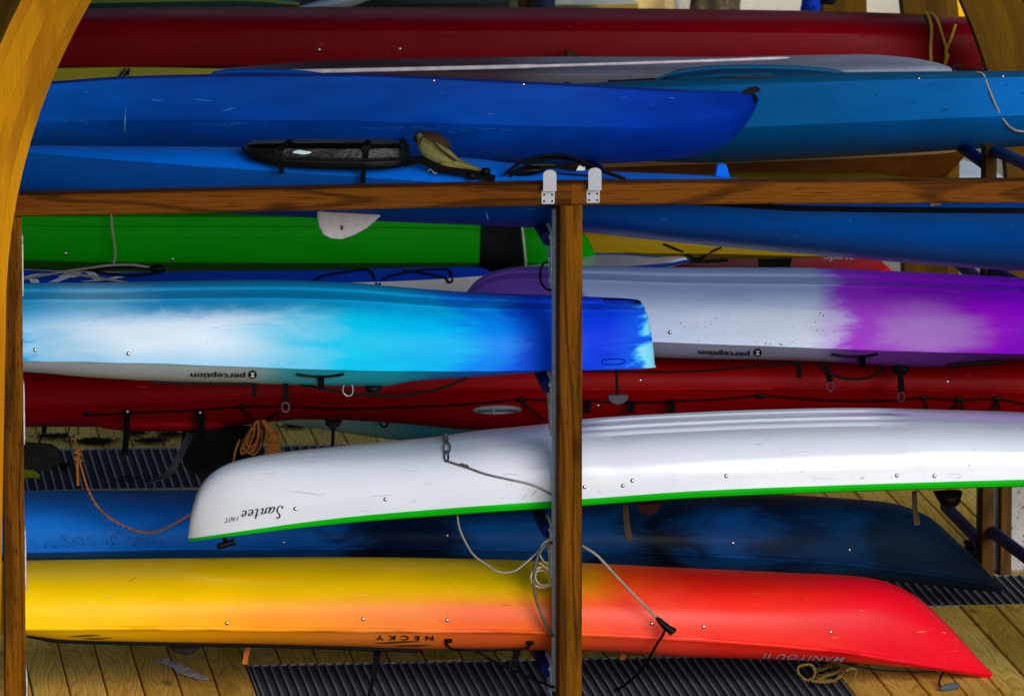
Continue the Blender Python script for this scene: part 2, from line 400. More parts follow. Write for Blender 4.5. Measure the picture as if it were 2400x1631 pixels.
# ------------------------------------------------------------------ glulam arches and roof
def arch(Y, cx, zc, rin, dep, th, lam, dark, label):
    t = empty('glulam_arch', (cx, Y, 0)); tag(t, label, 'arch', 'laminated timber arches')
    m = M['arch_shaded'] if dark else M['arch']
    prof = [(a, 'arc') for a in np.linspace(0, math.pi, 49)]
    for k in range(lam):
        r0 = rin + dep * k / lam + (.0004 if k else 0); r1 = rin + dep * (k + 1) / lam; y0, y1 = Y - th/2 + (k % 2) * .0006, Y + th/2 - (k % 2) * .0006
        pts0 = [(cx - r0 - .045, 0)] + [(cx - r0 * math.cos(a), zc + r0 * math.sin(a)) for a in np.linspace(0, math.pi, 65)] + [(cx + r0, 0)]
        pts1 = [(cx - r1 - .045, 0)] + [(cx - r1 * math.cos(a), zc + r1 * math.sin(a)) for a in np.linspace(0, math.pi, 65)] + [(cx + r1, 0)]
        V = []; Fs = []
        for (a, b), (c, d) in zip(pts0, pts1): V += [(a, y0, b), (a, y1, b), (c, y1, d), (c, y0, d)]
        for i in range(len(pts0) - 1):
            for j in range(4): a = i*4+j; b = i*4+(j+1) % 4; Fs.append((a, a+4, b+4, b))
        Fs.append((0, 1, 2, 3)); e = (len(pts0)-1)*4; Fs.append((e+3, e+2, e+1, e))
        mesh_obj('lamination', V, Fs, m, t, smooth=30)
ACX, AZC, ARI = .42, 1.62, 2.40
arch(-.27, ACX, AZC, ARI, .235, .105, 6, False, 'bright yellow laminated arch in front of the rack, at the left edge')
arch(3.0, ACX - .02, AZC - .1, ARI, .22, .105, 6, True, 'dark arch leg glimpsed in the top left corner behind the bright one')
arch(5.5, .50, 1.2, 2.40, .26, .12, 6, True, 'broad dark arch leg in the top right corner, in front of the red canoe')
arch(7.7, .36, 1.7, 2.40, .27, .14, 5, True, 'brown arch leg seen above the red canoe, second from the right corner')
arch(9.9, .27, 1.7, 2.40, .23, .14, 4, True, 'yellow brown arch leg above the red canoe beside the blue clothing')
k = NT('shade_roof_boarding'); M['roof'] = k.set(k.mix(k.noise(k.mapv(k.obj(), (1, 20, 1)), 2, 3), lin('4a3518'), lin('6d5024')), .7)
V = []; Fs = []
xs = np.linspace(-3.3, 2.3, 25)
for x in xs:
    u = (x - ACX) / 3.8; z = 4.36 - .55 * u * u
    for y, dz in ((-4.4, 0), (5.3, 0), (5.3, .09), (-4.4, .09)): V.append((x, y, z + dz))
for i in range(len(xs) - 1):
    for j in range(4): a = i*4+j; b = i*4+(j+1) % 4; Fs.append((a, b, b+4, a+4))
Fs += [(3, 2, 1, 0), (96, 97, 98, 99)]
roof = mesh_obj('unseen_shade_roof', V, Fs, M['roof']); tag(roof, 'unseen curved roof inferred from the arches, shaped to shade the boats from above', 'roof')  # roof out of view, its reach shaped to darken upward faces

# ------------------------------------------------------------------ boats
class Boat: pass
ROUND = [(-1, 0), (-1.0, .16), (-.99, .32), (-.965, .48), (-.91, .63), (-.82, .76), (-.68, .87), (-.48, .945), (-.25, .985), (0, 1)]
FULL = [(-1, 0), (-1.005, .2), (-1.0, .4), (-.975, .56), (-.92, .70), (-.82, .82), (-.66, .91), (-.45, .965), (-.2, .992), (0, 1)]
CHINE = [(-1, 0), (-1.0, .25), (-.985, .5), (-.97, .56), (-.90, .63), (-.7, .76), (-.5, .86), (-.25, .95), (0, 1)]
PERC = [(-1, 0), (-1.0, .16), (-.985, .34), (-.95, .50), (-.89, .64), (-.80, .755), (-.70, .83), (-.655, .855), (-.63, .885), (-.59, .895), (-.50, .905), (-.36, .93), (-.30, .945), (-.275, .972), (-.24, .985), (0, 1)]
CANOE = [(-1, 0), (-1.0, .2), (-.985, .4), (-.94, .58), (-.87, .71), (-.77, .80), (-.66, .86), (-.55, .885), (-.52, .925), (-.47, .945), (-.42, .945), (-.39, .92), (-.30, .935), (-.27, .975), (-.22, .985), (-.16, .985), (-.13, .955), (0, .96)]
DECKLO = [(-1, 0), (-.95, -.2), (-.88, -.44), (-.79, -.68), (-.67, -.87), (-.5, -.98), (-.25, -1.01), (0, -1.03)]
RAIL = [(-1, 0), (-1.012, -.35), (-1.0, -.8), (-.965, -1.0), (-.9, -1.0), (-.88, -.6), (-.5, -.4), (0, -.35)]
DECKUP = [(-1, 0), (-.93, .35), (-.8, .62), (-.62, .82), (-.4, .93), (-.2, .985), (0, 1)]
FLATUP = [(-1, 0), (-.99, .55), (-.95, .85), (-.88, 1.0), (-.6, .92), (-.3, .8), (0, .78)]
def mirror(s): return s + [(-u, v) for u, v in s[-2::-1]]
def boat(name, label, group, Yc, T, S, B, W, up, lo, hm, dm, x0, x1, n=70, seam=None, sr=.006, cat='kayak', extra=(), pn=('hull', 'deck'), Yf=None, roll=0.0, up2=None):
    b = Boat(); fT, fS, fB, fW = curve(T), curve(S), curve(B), curve(W); Yf = curve(Yf) if Yf else (lambda x: Yc)
    t = np.linspace(0, 1, n); t = .5 - .5 * np.cos(math.pi * t); t = .5 * t + .5 * np.linspace(0, 1, n)
    xs = sorted(set([x0 + (x1 - x0) * q for q in t]) | set(extra))
    U = mirror(up); L = mirror(lo); RU = []; RL = []; SE = []
    U0 = U
    for x in xs:
        if up2:         # the section changes along the boat
            k2 = up2[1](x); U = [(u, v * (1 - k2) + v2 * k2) for (u, v), (_, v2) in zip(mirror(up2[0]), U0)]
        y_ = Yf(x); X = P(x, fS(x), y_)[0]; tf = 1.0
        if x0 < -50: tf *= max(.05, min(1, (x - x0) / 170)) ** .55          # ends beyond the frame close to a point
        if x1 > 2450: tf *= max(.05, min(1, (x1 - x) / 170)) ** .55
        wd = fW(x) * tf
        def lc(Y):      # image row as a line a - c*z for points on (X, Y)
            r0 = pix((X, Y, 0))[1]; r1 = pix((X, Y, 1))[1]; return r0, r0 - r1
        a, c = lc(y_ - wd); zs = (a - fS(x)) / c
        AC = {u: lc(y_ + u * wd) for u in set([q[0] for q in U + L])}
        tr = math.tan(math.radians(roll)) * wd
        def ext(sec, h, fn): return fn(AC[u][0] - AC[u][1] * (zs + h * v - tr * (u + 1)) for u, v in sec)
        lo_, hi_ = 0.0, 1.5
        for _ in range(34):
            md = (lo_ + hi_) / 2
            if ext(U, md, min) > fT(x): lo_ = md
            else: hi_ = md
        hu = max(lo_ * tf, .004)
        lo_, hi_ = 0.0, 1.5
        for _ in range(34):
            md = (lo_ + hi_) / 2
            if ext(L, md, max) < fB(x): lo_ = md
            else: hi_ = md
        hl = max(lo_ * tf, .003)
        RU.append([(X, y_ + u * wd, zs + hu * v - tr * (u + 1)) for u, v in U]); RL.append([(X, y_ + u * wd, zs + hl * v - tr * (u + 1)) for u, v in L])
        SE.append(((X, y_ - wd, zs), (X, y_ + wd, zs - 2 * tr)))
    def loft(R, flip):
        m = len(R[0]); V = [q for r in R for q in r]; Fs = []
        for i in range(len(R) - 1):
            for k in range(m - 1): a = i*m+k; f = (a, a+1, a+1+m, a+m); Fs.append(f[::-1] if flip else f)
        e0 = tuple(range(m)); e1 = tuple(range((len(R)-1)*m, len(R)*m)); Fs += [e0 if not flip else e0[::-1], e1[::-1] if not flip else e1]
        return V, Fs
    vu, fu = loft(RU, True); vl, fl = loft(RL, False)
    allz = [q[2] for q in vl + vu]
    b.root = empty(name, (float(np.mean([r[0][0] for r in RU])), Yc, min(allz))); tag(b.root, label, cat, group)
    if callable(hm): hm = hm(b.root)
    if callable(dm): dm = dm(b.root)
    if dm is None: dm = hm
    if seam == 'hull': seam = hm
    b.hull = mesh_obj(pn[0], vu, fu, hm, b.root, smooth=28); b.deck = mesh_obj(pn[1], vl, fl, dm, b.root, smooth=28)
    if seam:
        s = merge(tube([q[0] for q in SE], sr, 6, 1, False), tube([q[1] for q in SE], sr, 6, 1, False)); mesh_obj('seam_rim', s[0], s[1], seam, b.root, smooth=60)
    V, Fs = merge((vu, fu), (vl, fl)); b.bvh = BVHTree.FromPolygons([Vector(q) for q in V], [tuple(f) for f in Fs]); b.Yc = Yc; b.W = fW; b.SE = SE; b.fS = fS
    return b
def hit(b, x, y, off=0.0):
    d = Vector(ray(x, y)).normalized(); q = b.bvh.ray_cast(Vector(CAM), d)
    if q[0] is None: p = Vector(P(x, y, b.Yc - b.W(x) * .9)); return p, Vector((0, -1, 0))
    nn = q[1] if q[1].dot(d) < 0 else -q[1]
    return q[0] + nn * off, nn
def rivets(b, pts, r=.0085):
    for x, y in pts:
        p, nn = hit(b, x, y); o = bpy.data.objects.new('rivet', dome_mesh(M['rivet'])); COL.objects.link(o); o.parent = b.root
        o.location = p - b.root.location; o.rotation_mode = 'QUATERNION'; o.rotation_quaternion = nn.to_track_quat('Z', 'Y'); o.scale = (r, r, r * .6)
def text_mesh(s, bold=.0, shear=0.0, spacing=1.0):
    c = bpy.data.curves.new('t', 'FONT'); c.body = s; c.size = 1; c.offset = bold; c.shear = shear; c.space_character = spacing; c.resolution_u = 3
    o = bpy.data.objects.new('t', c); COL.objects.link(o); dg = bpy.context.evaluated_depsgraph_get(); me = bpy.data.meshes.new_from_object(o.evaluated_get(dg))
    V = [(v.co.x, v.co.y) for v in me.vertices]; Fs = [tuple(p.vertices) for p in me.polygons]
    bpy.data.objects.remove(o); bpy.data.curves.remove(c); bpy.data.meshes.remove(me)
    V = np.array(V); V -= V.min(0); V /= np.array([V[:, 0].max(), V[:, 1].max()]); return V, Fs
def drape(b, V, Fs, x0, y0, x1, y1, m, name='lettering', flip=True, slope=0.0, off=.003, parent=None):
    """flat print (unit square) laid on the boat's skin inside the box, upside down when flip"""
    W = []
    for u, v in V:
        x = x1 - u * (x1 - x0) if flip else x0 + u * (x1 - x0); y = (y0 + v * (y1 - y0)) if flip else y1 - v * (y1 - y0)
        y += slope * (x - (x0 + x1) / 2); W.append(tuple(hit(b, x, y, off)[0]))
    return mesh_obj(name, W, Fs, m, parent or b.root, smooth=None)
def disc(n=24, r0=0.0):
    if r0 == 0: return [(.5 + .5*math.cos(2*math.pi*i/n), .5 + .5*math.sin(2*math.pi*i/n)) for i in range(n)], [tuple(range(n))]
    V = []; Fs = []
    for i in range(n): a = 2*math.pi*i/n; V += [(.5+.5*math.cos(a), .5+.5*math.sin(a)), (.5+.5*r0*math.cos(a), .5+.5*r0*math.sin(a))]
    for i in range(n): a = 2*i; c = 2*((i+1) % n); Fs.append((a, c, c+1, a+1))
    return V, Fs
def strokes(lines, wid):
    """pen strokes in unit space; wid = (thin, thick)"""
    V = []; Fs = []
    for ln in lines:
        p = smooth_path([(x, y, 0) for x, y in ln], 5); b = len(V)
        for i, q in enumerate(p):
            t = p[min(i+1, len(p)-1)] - p[max(i-1, 0)]; L = np.hypot(t[0], t[1]) + 1e-9; an = math.atan2(t[1], t[0])
            wv = wid[0] + (wid[1] - wid[0]) * abs(math.sin(an + .6)); nx, ny = -t[1]/L*wv/2, t[0]/L*wv/2
            V += [(q[0]+nx, q[1]+ny), (q[0]-nx, q[1]-ny)]
        for i in range(len(p) - 1): a = b + 2*i; Fs.append((a, a+2, a+3, a+1))
    return V, Fs
def dangle(b, pts, m, name, r=.006, parent=None, **kw):
    v, f = tube(pts, r, **kw); return mesh_obj(name, v, f, m, parent or b.root, smooth=60)

XM = lambda x, Y: P(x, 900, Y)[0]           # photo column to metres on plane Y
def loc_stops(cx, Y, stops): return [(XM(x, Y) - cx, c) for x, c in stops]
def zrel(root, x, y, Y): return P(x, y, Y)[2] - root.location.z
def grad(name, low, high=None, zpx=None, Yn=0.3, **kw):
    """plastic whose pigment stops are given as photo columns"""
    cl = kw.pop('cloudpx', None)
    def mk(root):
        cx = root.location.x
        f = lambda st: [(XM(x, Yn) - cx, c) for x, c in st]
        zs = None
        if zpx: zs = (zrel(root, 1200, zpx[0], Yn), zrel(root, 1200, zpx[1], Yn))
        if cl: kw['cloud'] = [(c, XM(a, Yn) - cx, XM(b_, Yn) - cx, zrel(root, (a + b_) / 2, y1, Yn), zrel(root, (a + b_) / 2, y0, Yn), s_, am) for c, a, b_, y0, y1, s_, am in cl]
        return plastic(name, f(low), f(high) if high else None, zs, **kw)
    return mk
def flatp(name, col, **kw): return plastic(name, [(0, col)], **kw)

# ---- row 1: on the front rack's arms -------------------------------------------------
G1 = 'boats on the front rack'; G2 = 'boats on the second rack'; G3 = 'boats at the back of the shelter'
necky = boat('sit_on_top_kayak', 'tandem kayak lowest in front, hull up, fading from yellow through orange to red', G1, .52,
    [(-300, 1330), (60, 1313), (275, 1309), (800, 1304), (1144, 1309), (1365, 1317), (1600, 1329), (1841, 1340), (2027, 1351), (2082, 1363), (2137, 1389), (2202, 1443), (2271, 1517), (2321, 1573)],
    [(-300, 1460), (60, 1470), (400, 1471), (800, 1475), (1144, 1478), (1365, 1485), (1600, 1497), (1944, 1525), (2151, 1556), (2321, 1578)],
    [(-300, 1475), (62, 1489), (138, 1498), (275, 1502), (585, 1508), (800, 1514), (972, 1520), (1365, 1525), (1600, 1539), (1944, 1550), (2185, 1571), (2319, 1590)],
    [(-300, .26), (200, .34), (1200, .345), (1700, .31), (2000, .22), (2150, .15), (2260, .075), (2321, .022)], ROUND, DECKLO,
    grad('yellow_orange_red_plastic', [(60, 'f4c800'), (260, 'f6be00'), (450, 'f6ac04'), (650, 'f29214'), (900, 'f0802c'), (1120, 'ee6228'), (1300, 'f0601c'), (1480, 'f0442c'), (1750, 'ec2818'), (2100, 'e00a20')],
         [(60, 'f0c400'), (500, 'eebc00'), (900, 'e6b400'), (1250, 'cfae00'), (1380, 'd88a08'), (1480, 'e8420c'), (1620, 'e41006'), (2100, 'd80a10')], (1425, 1365), .25, rough=.34, dist=.30, mottle=.08, scuff=.3, scuffcol='f0b080', spec=.14, dirt=.25),
    None, -300, 2321, 90, seam='hull', sr=.010, extra=(2300, 2312, 2318))
santee = boat('open_cockpit_kayak', 'white kayak with green rim, hull up, its rounded end tilting down to the left', G1, .56,
    [(441, 1257), (444, 1227), (451, 1193), (468, 1144), (496, 1110), (537, 1086), (620, 1066), (800, 1045), (1048, 1021), (1120, 1010), (1292, 993), (1368, 983), (1600, 968), (1806, 960), (2013, 956), (2254, 961), (2400, 965), (2800, 985)],
    [(441, 1261), (800, 1211), (1075, 1187), (1292, 1172), (1365, 1167), (1600, 1150), (1944, 1136), (2400, 1122), (2800, 1112)],
    [(441, 1268), (800, 1225), (1292, 1189), (1600, 1167), (2013, 1150), (2400, 1139), (2800, 1130)],
    [(441, .012), (450, .04), (480, .09), (560, .16), (700, .225), (900, .29), (1200, .35), (1700, .375), (2400, .36), (2800, .3)], CANOE, RAIL,
    flatp('white_plastic', 'd6dbe6', rough=.22, mottle=.05, scuff=.55, scuffcol='7c8088', dirt=.7, coat=.3, spec=.4), flatp('green_rim_plastic', '06b008', rough=.35, scuff=.1), 441, 2800, 100, extra=(443, 446, 450, 455, 462), pn=('hull', 'rim'), seam=None,
    up2=([(u, float(np.interp(u, [q[0] for q in FULL if q[0] > -1.0001][:], [q[1] for q in FULL if q[0] > -1.0001]))) if i > 1 else (u, v) for i, (u, v) in enumerate(CANOE)], curve([(400, 0), (1330, 0), (1420, 1), (2040, 1), (2130, 0), (2800, 0)])))
cyan = boat('sit_on_top_kayak', 'kayak fading from white and cyan to deep blue, hull up behind the centre post', G1, .54,
    [(-200, 690), (53, 666), (241, 665), (447, 661), (620, 659), (800, 664), (972, 678), (1093, 687), (1292, 694), (1414, 699), (1495, 704), (1506, 714), (1519, 752), (1525, 801), (1528, 850)],
    [(-200, 842), (53, 846), (310, 851), (482, 857), (688, 864), (800, 868), (1041, 870), (1292, 867), (1500, 862), (1528, 860)],
    [(-200, 868), (53, 873), (207, 885), (344, 893), (640, 901), (800, 905), (900, 905), (934, 897), (1110, 884), (1292, 872), (1500, 865), (1528, 862)],
    [(-200, .26), (53, .34), (600, .365), (1000, .33), (1292, .27), (1440, .20), (1500, .16), (1519, .13), (1528, .10)], PERC, DECKLO,
    grad('white_cyan_blue_plastic', [(30, '1c9fd8'), (90, '8cc4e8'), (500, '9ccdee'), (700, '5cc4e8'), (830, '00c0ea'), (1020, '00b2ee'), (1150, '0484f0'), (1270, '0a50ea'), (1400, '0a36da'), (1490, '1050e0'), (1512, '2c9cf0'), (1527, '7cd4f4')],
         [(30, '1c94cc'), (250, '64b4e0'), (420, '1c90cc'), (700, '0a94cc'), (960, '089cdc'), (1090, '0a6ce0'), (1230, '0a40d4'), (1500, '0a38d8'), (1527, '30a0e8')], (742, 700), .3, rough=.36, dist=.55, nscale=2.6, grain=.05, mottle=.05, scuff=.12,
         cloudpx=[('d6e6f6', 60, 740, 705, 850, .45, .92)]),
    grad('pale_teal_deck_plastic', [(53, 'a8b4c4'), (560, '98a8a8'), (690, '2a9cb0'), (900, '0c94b0'), (1150, '0a5cc0'), (1500, '0a34d0')], Yn=.3, rough=.4, dist=.2, mottle=.1, scuff=.1), -200, 1528, 90, seam='hull', sr=.004, extra=(1502, 1510, 1515, 1519, 1522, 1525, 1526.5))
topblue = boat('sit_on_top_kayak', 'long sky blue kayak, right way up behind the rack\'s top beam', G1, .55,
    [(-300, 362), (55, 349), (300, 351), (575, 352), (700, 372), (1080, 376), (1180, 388), (1400, 407), (1640, 417), (1800, 432), (2400, 462), (2800, 480)],
    [(-300, 345), (52, 365), (250, 382), (400, 393), (800, 420), (1250, 452), (1669, 480), (1892, 493), (2400, 498), (2800, 500)],
    [(-300, 452), (200, 486), (550, 506), (903, 524), (1290, 541), (1366, 548), (1600, 573), (1944, 604), (2400, 638), (2800, 650)],
    [(-300, .2), (200, .3), (900, .36), (1700, .37), (2400, .33), (2800, .25)], [(-1, 0), (-.9, .3), (-.78, .58), (-.62, .82), (-.45, .96), (-.3, 1.0), (-.1, .9), (0, .88)], [(u, -v) for u, v in ROUND],
    flatp('sky_blue_plastic', '0070ee', rough=.38, mottle=.12, scuff=.15), flatp('shaded_blue_hull', '00408c', rough=.36, mottle=.15, scuff=.14, scuffcol='4f8fb8'), -300, 2800, 80, seam=None, pn=('deck', 'hull'), roll=8.6)  # hull blue darker than the deck: shade beneath put into the colour
# ---- row 2 ---------------------------------------------------------------------------
royal = boat('sit_on_top_kayak', 'royal blue kayak, right way up, its rounded bow ending in a black toggle', G2, 2.05,
    [(-250, 215), (113, 199), (275, 188), (516, 182), (800, 181), (1020, 189), (1227, 199), (1420, 209), (1600, 218), (1738, 222), (1768, 226), (1778, 236)],
    [(-250, 222), (113, 206), (275, 195), (516, 189), (800, 188), (1020, 196), (1227, 206), (1420, 216), (1600, 225), (1738, 228), (1768, 232), (1778, 240)],
    [(-250, 355), (113, 372), (800, 385), (1200, 390), (1400, 389), (1600, 374), (1634, 367), (1696, 345), (1738, 311), (1765, 272), (1778, 243)],
    [(-250, .22), (200, .33), (900, .36), (1300, .32), (1550, .2), (1700, .09), (1765, .035), (1778, .015)], DECKUP, [(u, -v) for u, v in [(-1, 0), (-1, .2), (-.99, .4), (-.975, .545), (-.95, .57), (-.86, .66), (-.66, .80), (-.4, .91), (0, 1)]],
    flatp('royal_blue_deck', '0434a8', rough=.6, scuff=.1, spec=.12), grad('royal_blue_plastic', [(60, '005cc8'), (500, '004ab4'), (1200, '004cbc'), (1600, '0038b0'), (1778, '0030a4')], Yn=1.8, rough=.42, dist=.3, mottle=.25, scuff=.3, scuffcol='3f7fd0'), -250, 1778, 80, seam=None, pn=('deck', 'hull'), extra=(1750, 1760, 1770, 1774), roll=10)
purple = boat('sit_on_top_kayak', 'white and purple kayak, hull up, behind the blue one\'s blunt end', G2, 1.85,
    [(1088, 700), (1094, 687), (1127, 653), (1172, 634), (1213, 628), (1365, 626), (1600, 629), (1875, 629), (2116, 638), (2400, 653), (2700, 685)],
    [(1088, 790), (1300, 792), (1526, 801), (1600, 804), (1841, 813), (2047, 821), (2400, 829), (2700, 832)],
    [(1088, 800), (1300, 825), (1530, 839), (1600, 841), (1875, 846), (2047, 857), (2180, 862), (2209, 856), (2400, 842), (2700, 836)],
    [(1088, .05), (1110, .09), (1180, .16), (1300, .23), (1600, .33), (1900, .36), (2400, .33), (2700, .22)], PERC, DECKLO,
    grad('white_purple_plastic', [(1090, '7040b8'), (1300, '6238a8'), (1372, '8e8ada'), (1400, 'c8daff'), (1880, 'dce8ff'), (1940, 'd4c8fc'), (2010, 'bc44ee'), (2150, 'cc78f4'), (2280, 'b814ee'), (2400, '9804e4')],
         [(1090, '6a44a8'), (1350, '5a3c9c'), (1390, '9cb4e2'), (1900, 'a0bae6'), (1985, '9c34dc'), (2120, '9c10e0'), (2400, '7404c8')], (745, 690), 1.6, rough=.4, dist=.38, nscale=2.2, grain=.07, mottle=.08, scuff=.2, scuffcol='70747c', dirt=.9,
         cloudpx=[('cc96f2', 2010, 2330, 725, 822, .2, .75)]),
    grad('pale_purple_deck', [(1090, '5a4a90'), (1700, '9098b4'), (1900, '9090b4'), (2000, '7038a0'), (2400, '5c2a90')], Yn=1.6, rough=.45, dist=.2, mottle=.12, scuff=.1), 1088, 2700, 80, seam='hull', sr=.004, extra=(1090, 1093, 1097, 1104, 1115))
redk = boat('touring_kayak', 'red kayak, hull up, with black bungee lines and hanging handles', G2, 2.12,
    [(-300, 860), (55, 838), (700, 812), (1292, 800), (1600, 798), (2400, 812), (2800, 830)],
    [(-300, 975), (55, 953), (400, 939), (800, 922), (1100, 914), (1292, 913), (1600, 911), (1900, 911), (2150, 914), (2400, 921), (2800, 940)],
    [(-300, 1010), (55, 1000), (189, 1000), (533, 998), (700, 983), (800, 985), (938, 993), (1110, 1008), (1292, 1005), (1600, 985), (2400, 990), (2800, 1000)],
    [(-300, .2), (55, .28), (600, .33), (1300, .345), (1900, .33), (2400, .29), (2800, .2)], ROUND, DECKLO,
    flatp('red_plastic', '840004', rough=.4, mottle=.12, scuff=.2, scuffcol='b06060'), flatp('red_deck_plastic', '7c0002', rough=.34, mottle=.12, scuff=.15, scuffcol='a05050'), -300, 2800, 80, seam='hull', sr=.007)
navy = boat('sit_on_top_kayak', 'navy blue kayak lying behind the yellow one, hull up, pointed end at right', G2, 2.12,
    [(-300, 1160), (60, 1148), (460, 1147), (900, 1146), (1500, 1150), (1800, 1156), (1927, 1163), (2082, 1176), (2168, 1204), (2237, 1262), (2254, 1277), (2310, 1335), (2347, 1373)],
    [(-300, 1296), (60, 1290), (400, 1285), (800, 1284), (1366, 1290), (1600, 1299), (1886, 1315), (2185, 1348), (2347, 1377)],
    [(-300, 1310), (60, 1310), (800, 1318), (1600, 1335), (1900, 1350), (2116, 1364), (2254, 1380), (2345, 1388)],
    [(-300, .26), (200, .34), (1200, .345), (1700, .31), (2000, .22), (2150, .15), (2270, .075), (2347, .02)], ROUND, DECKLO,
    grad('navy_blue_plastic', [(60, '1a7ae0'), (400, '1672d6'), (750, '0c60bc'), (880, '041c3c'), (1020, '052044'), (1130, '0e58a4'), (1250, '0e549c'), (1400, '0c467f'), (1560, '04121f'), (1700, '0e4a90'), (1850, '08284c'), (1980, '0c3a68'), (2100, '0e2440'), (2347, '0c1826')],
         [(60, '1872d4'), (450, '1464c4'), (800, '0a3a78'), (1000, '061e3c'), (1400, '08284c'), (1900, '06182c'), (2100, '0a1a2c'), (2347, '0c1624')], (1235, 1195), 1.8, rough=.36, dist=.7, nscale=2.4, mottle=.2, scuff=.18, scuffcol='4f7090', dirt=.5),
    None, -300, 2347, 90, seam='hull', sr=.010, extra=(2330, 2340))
# ---- row 3 and beyond ------------------------------------------------------------------
teal = boat('sit_on_top_kayak', 'teal blue kayak at the upper right, right way up behind the royal blue bow', G3, 3.3,
    [(1250, 215), (1350, 203), (1600, 190), (1980, 176), (2400, 172), (2800, 165)],
    [(1250, 222), (1350, 216), (1600, 208), (1980, 196), (2400, 186), (2800, 178)],
    [(1250, 330), (1400, 372), (1634, 385), (1944, 373), (2288, 353), (2400, 347), (2800, 300)],
    [(1250, .1), (1400, .22), (1800, .34), (2400, .34), (2800, .2)], DECKUP, [(u, -v) for u, v in [(-1, 0), (-1, .2), (-.99, .4), (-.98, .58), (-.955, .605), (-.86, .70), (-.66, .83), (-.4, .93), (0, 1)]],
    flatp('teal_deck_plastic', '04507c', rough=.6, spec=.12), grad('teal_blue_plastic', [(1300, '005690'), (1800, '005894'), (2200, '005ea6'), (2400, '0068ba')], Yn=3, rough=.5, mottle=.15, scuff=.12), 1250, 2800, 60, pn=('deck', 'hull'), roll=10)
green = boat('sit_on_top_kayak', 'bright green kayak behind the rack, right way up, with a black band near its end', G3, 3.25,
    [(-300, 480), (50, 488), (700, 492), (1100, 500), (1300, 512), (1365, 546), (1385, 578), (1404, 615)],
    [(-300, 500), (50, 510), (700, 512), (1100, 518), (1300, 530), (1365, 556), (1385, 585), (1404, 618)],
    [(-300, 610), (50, 632), (240, 638), (800, 640), (1100, 636), (1300, 632), (1404, 626)],
    [(-300, .25), (100, .33), (800, .34), (1100, .26), (1300, .13), (1380, .05), (1404, .015)], DECKUP, [(u, -v) for u, v in [(-1, 0), (-1.0, .17), (-.985, .2), (-.985, .38), (-1.0, .41), (-.99, .7), (-.93, .88), (-.7, .97), (0, 1)]],
    flatp('green_deck_plastic', '057005', rough=.4), flatp('green_plastic', '0a8c06', rough=.38, mottle=.06, scuff=.06), -300, 1404, 60, pn=('deck', 'hull'), extra=(1375, 1390, 1398), roll=10)
sup = boat('paddle_board', 'blue decked white board under the green kayak, lettered at left', G3, 2.75,
    [(-300, 622), (50, 634), (240, 640), (400, 638), (800, 633), (1000, 628), (1100, 627), (1140, 632), (1160, 650)],
    [(-300, 690), (50, 672), (400, 668), (800, 664), (1000, 657), (1100, 650), (1140, 648), (1160, 655)],
    [(-300, 720), (50, 700), (800, 700), (1000, 700), (1100, 698), (1160, 690)],
    [(-300, .13), (100, .14), (700, .14), (1000, .11), (1120, .06), (1160, .02)], [(-1, 0), (-.75, .3), (-.4, .7), (-.1, .95), (0, 1)], DECKLO,
    flatp('blue_board_deck', '0c3cc8', rough=.4, scuff=.1), flatp('white_board_hull', 'd4d4da', rough=.3, scuff=.1), -300, 1160, 50, cat='paddle board', pn=('deck_pad', 'hull'))
pale = boat('sit_on_top_kayak', 'pale blue kayak low at the back, showing beneath the red one', G3, 3.6,
    [(628, 982), (700, 965), (900, 950), (1300, 940), (1700, 945), (2000, 960)],
    [(628, 983), (700, 984), (900, 992), (1300, 1000), (1700, 1000), (2000, 990)],
    [(628, 985), (700, 998), (800, 1013), (931, 1031), (1100, 1040), (1300, 1045), (1700, 1040), (2000, 1000)],
    [(628, .01), (700, .1), (900, .24), (1300, .33), (1800, .28), (2000, .1)], FULL, DECKLO,
    grad('pale_blue_plastic', [(628, 'b8d0d4'), (800, '8cc0d4'), (1000, '3c98c0'), (1300, '2088bc')], Yn=3.3, rough=.4), None, 628, 2000, 50)
brown = boat('rowing_skiff', 'dark varnished wooden boat hull under the teal kayak', G3, 4.6,
    [(1250, 372), (1600, 360), (2000, 352), (2270, 345)], [(1250, 400), (1600, 388), (2000, 372), (2200, 362), (2270, 352)],
    [(1250, 430), (1800, 470), (2100, 460), (2180, 436), (2230, 403), (2258, 370), (2272, 354)],
    [(1250, .3), (1800, .45), (2050, .35), (2200, .15), (2272, .03)], [(-1, 0), (-.97, .5), (-.94, 1), (-.85, 1.0), (-.8, .5), (0, .4)], [(u, -v) for u, v in FULL],
    flatp('pale_gunwale', 'a07c48', rough=.5), flatp('varnished_wood_hull', '6a3a0c', rough=.4, mottle=.3), 1250, 2272, 40, cat='boat', pn=('gunwale', 'hull'), extra=(2225, 2240, 2255, 2265), roll=9)
yel1 = boat('sit_on_top_kayak', 'yellow hull barely showing above the beam under the wooden boat', G3, 4.05,
    [(1500, 425), (1720, 404), (1850, 399), (1980, 402), (2110, 414), (2250, 440)], [(1500, 450), (1900, 440), (2250, 455)], [(1500, 480), (1900, 500), (2250, 470)],
    [(1500, .1), (1900, .3), (2250, .08)], FULL, DECKLO, flatp('mustard_plastic', 'b89a06', rough=.4), None, 1500, 2250, 30)
yel2 = boat('touring_kayak', 'mustard yellow kayak with black bungees behind the centre post, under the blue hull', G3, 4.3,
    [(1250, 500), (1600, 510), (2000, 540), (2200, 575)], [(1250, 590), (1600, 592), (1800, 596), (2000, 600), (2200, 596)],
    [(1250, 615), (1400, 617), (1600, 610), (1800, 607), (1900, 604), (2000, 602), (2200, 600)],
    [(1250, .3), (1600, .32), (2000, .16), (2200, .04)], FULL, DECKLO, flatp('mustard_kayak_plastic', '9a7c06', rough=.38, mottle=.1), None, 1250, 2200, 40, seam='hull', sr=.008)
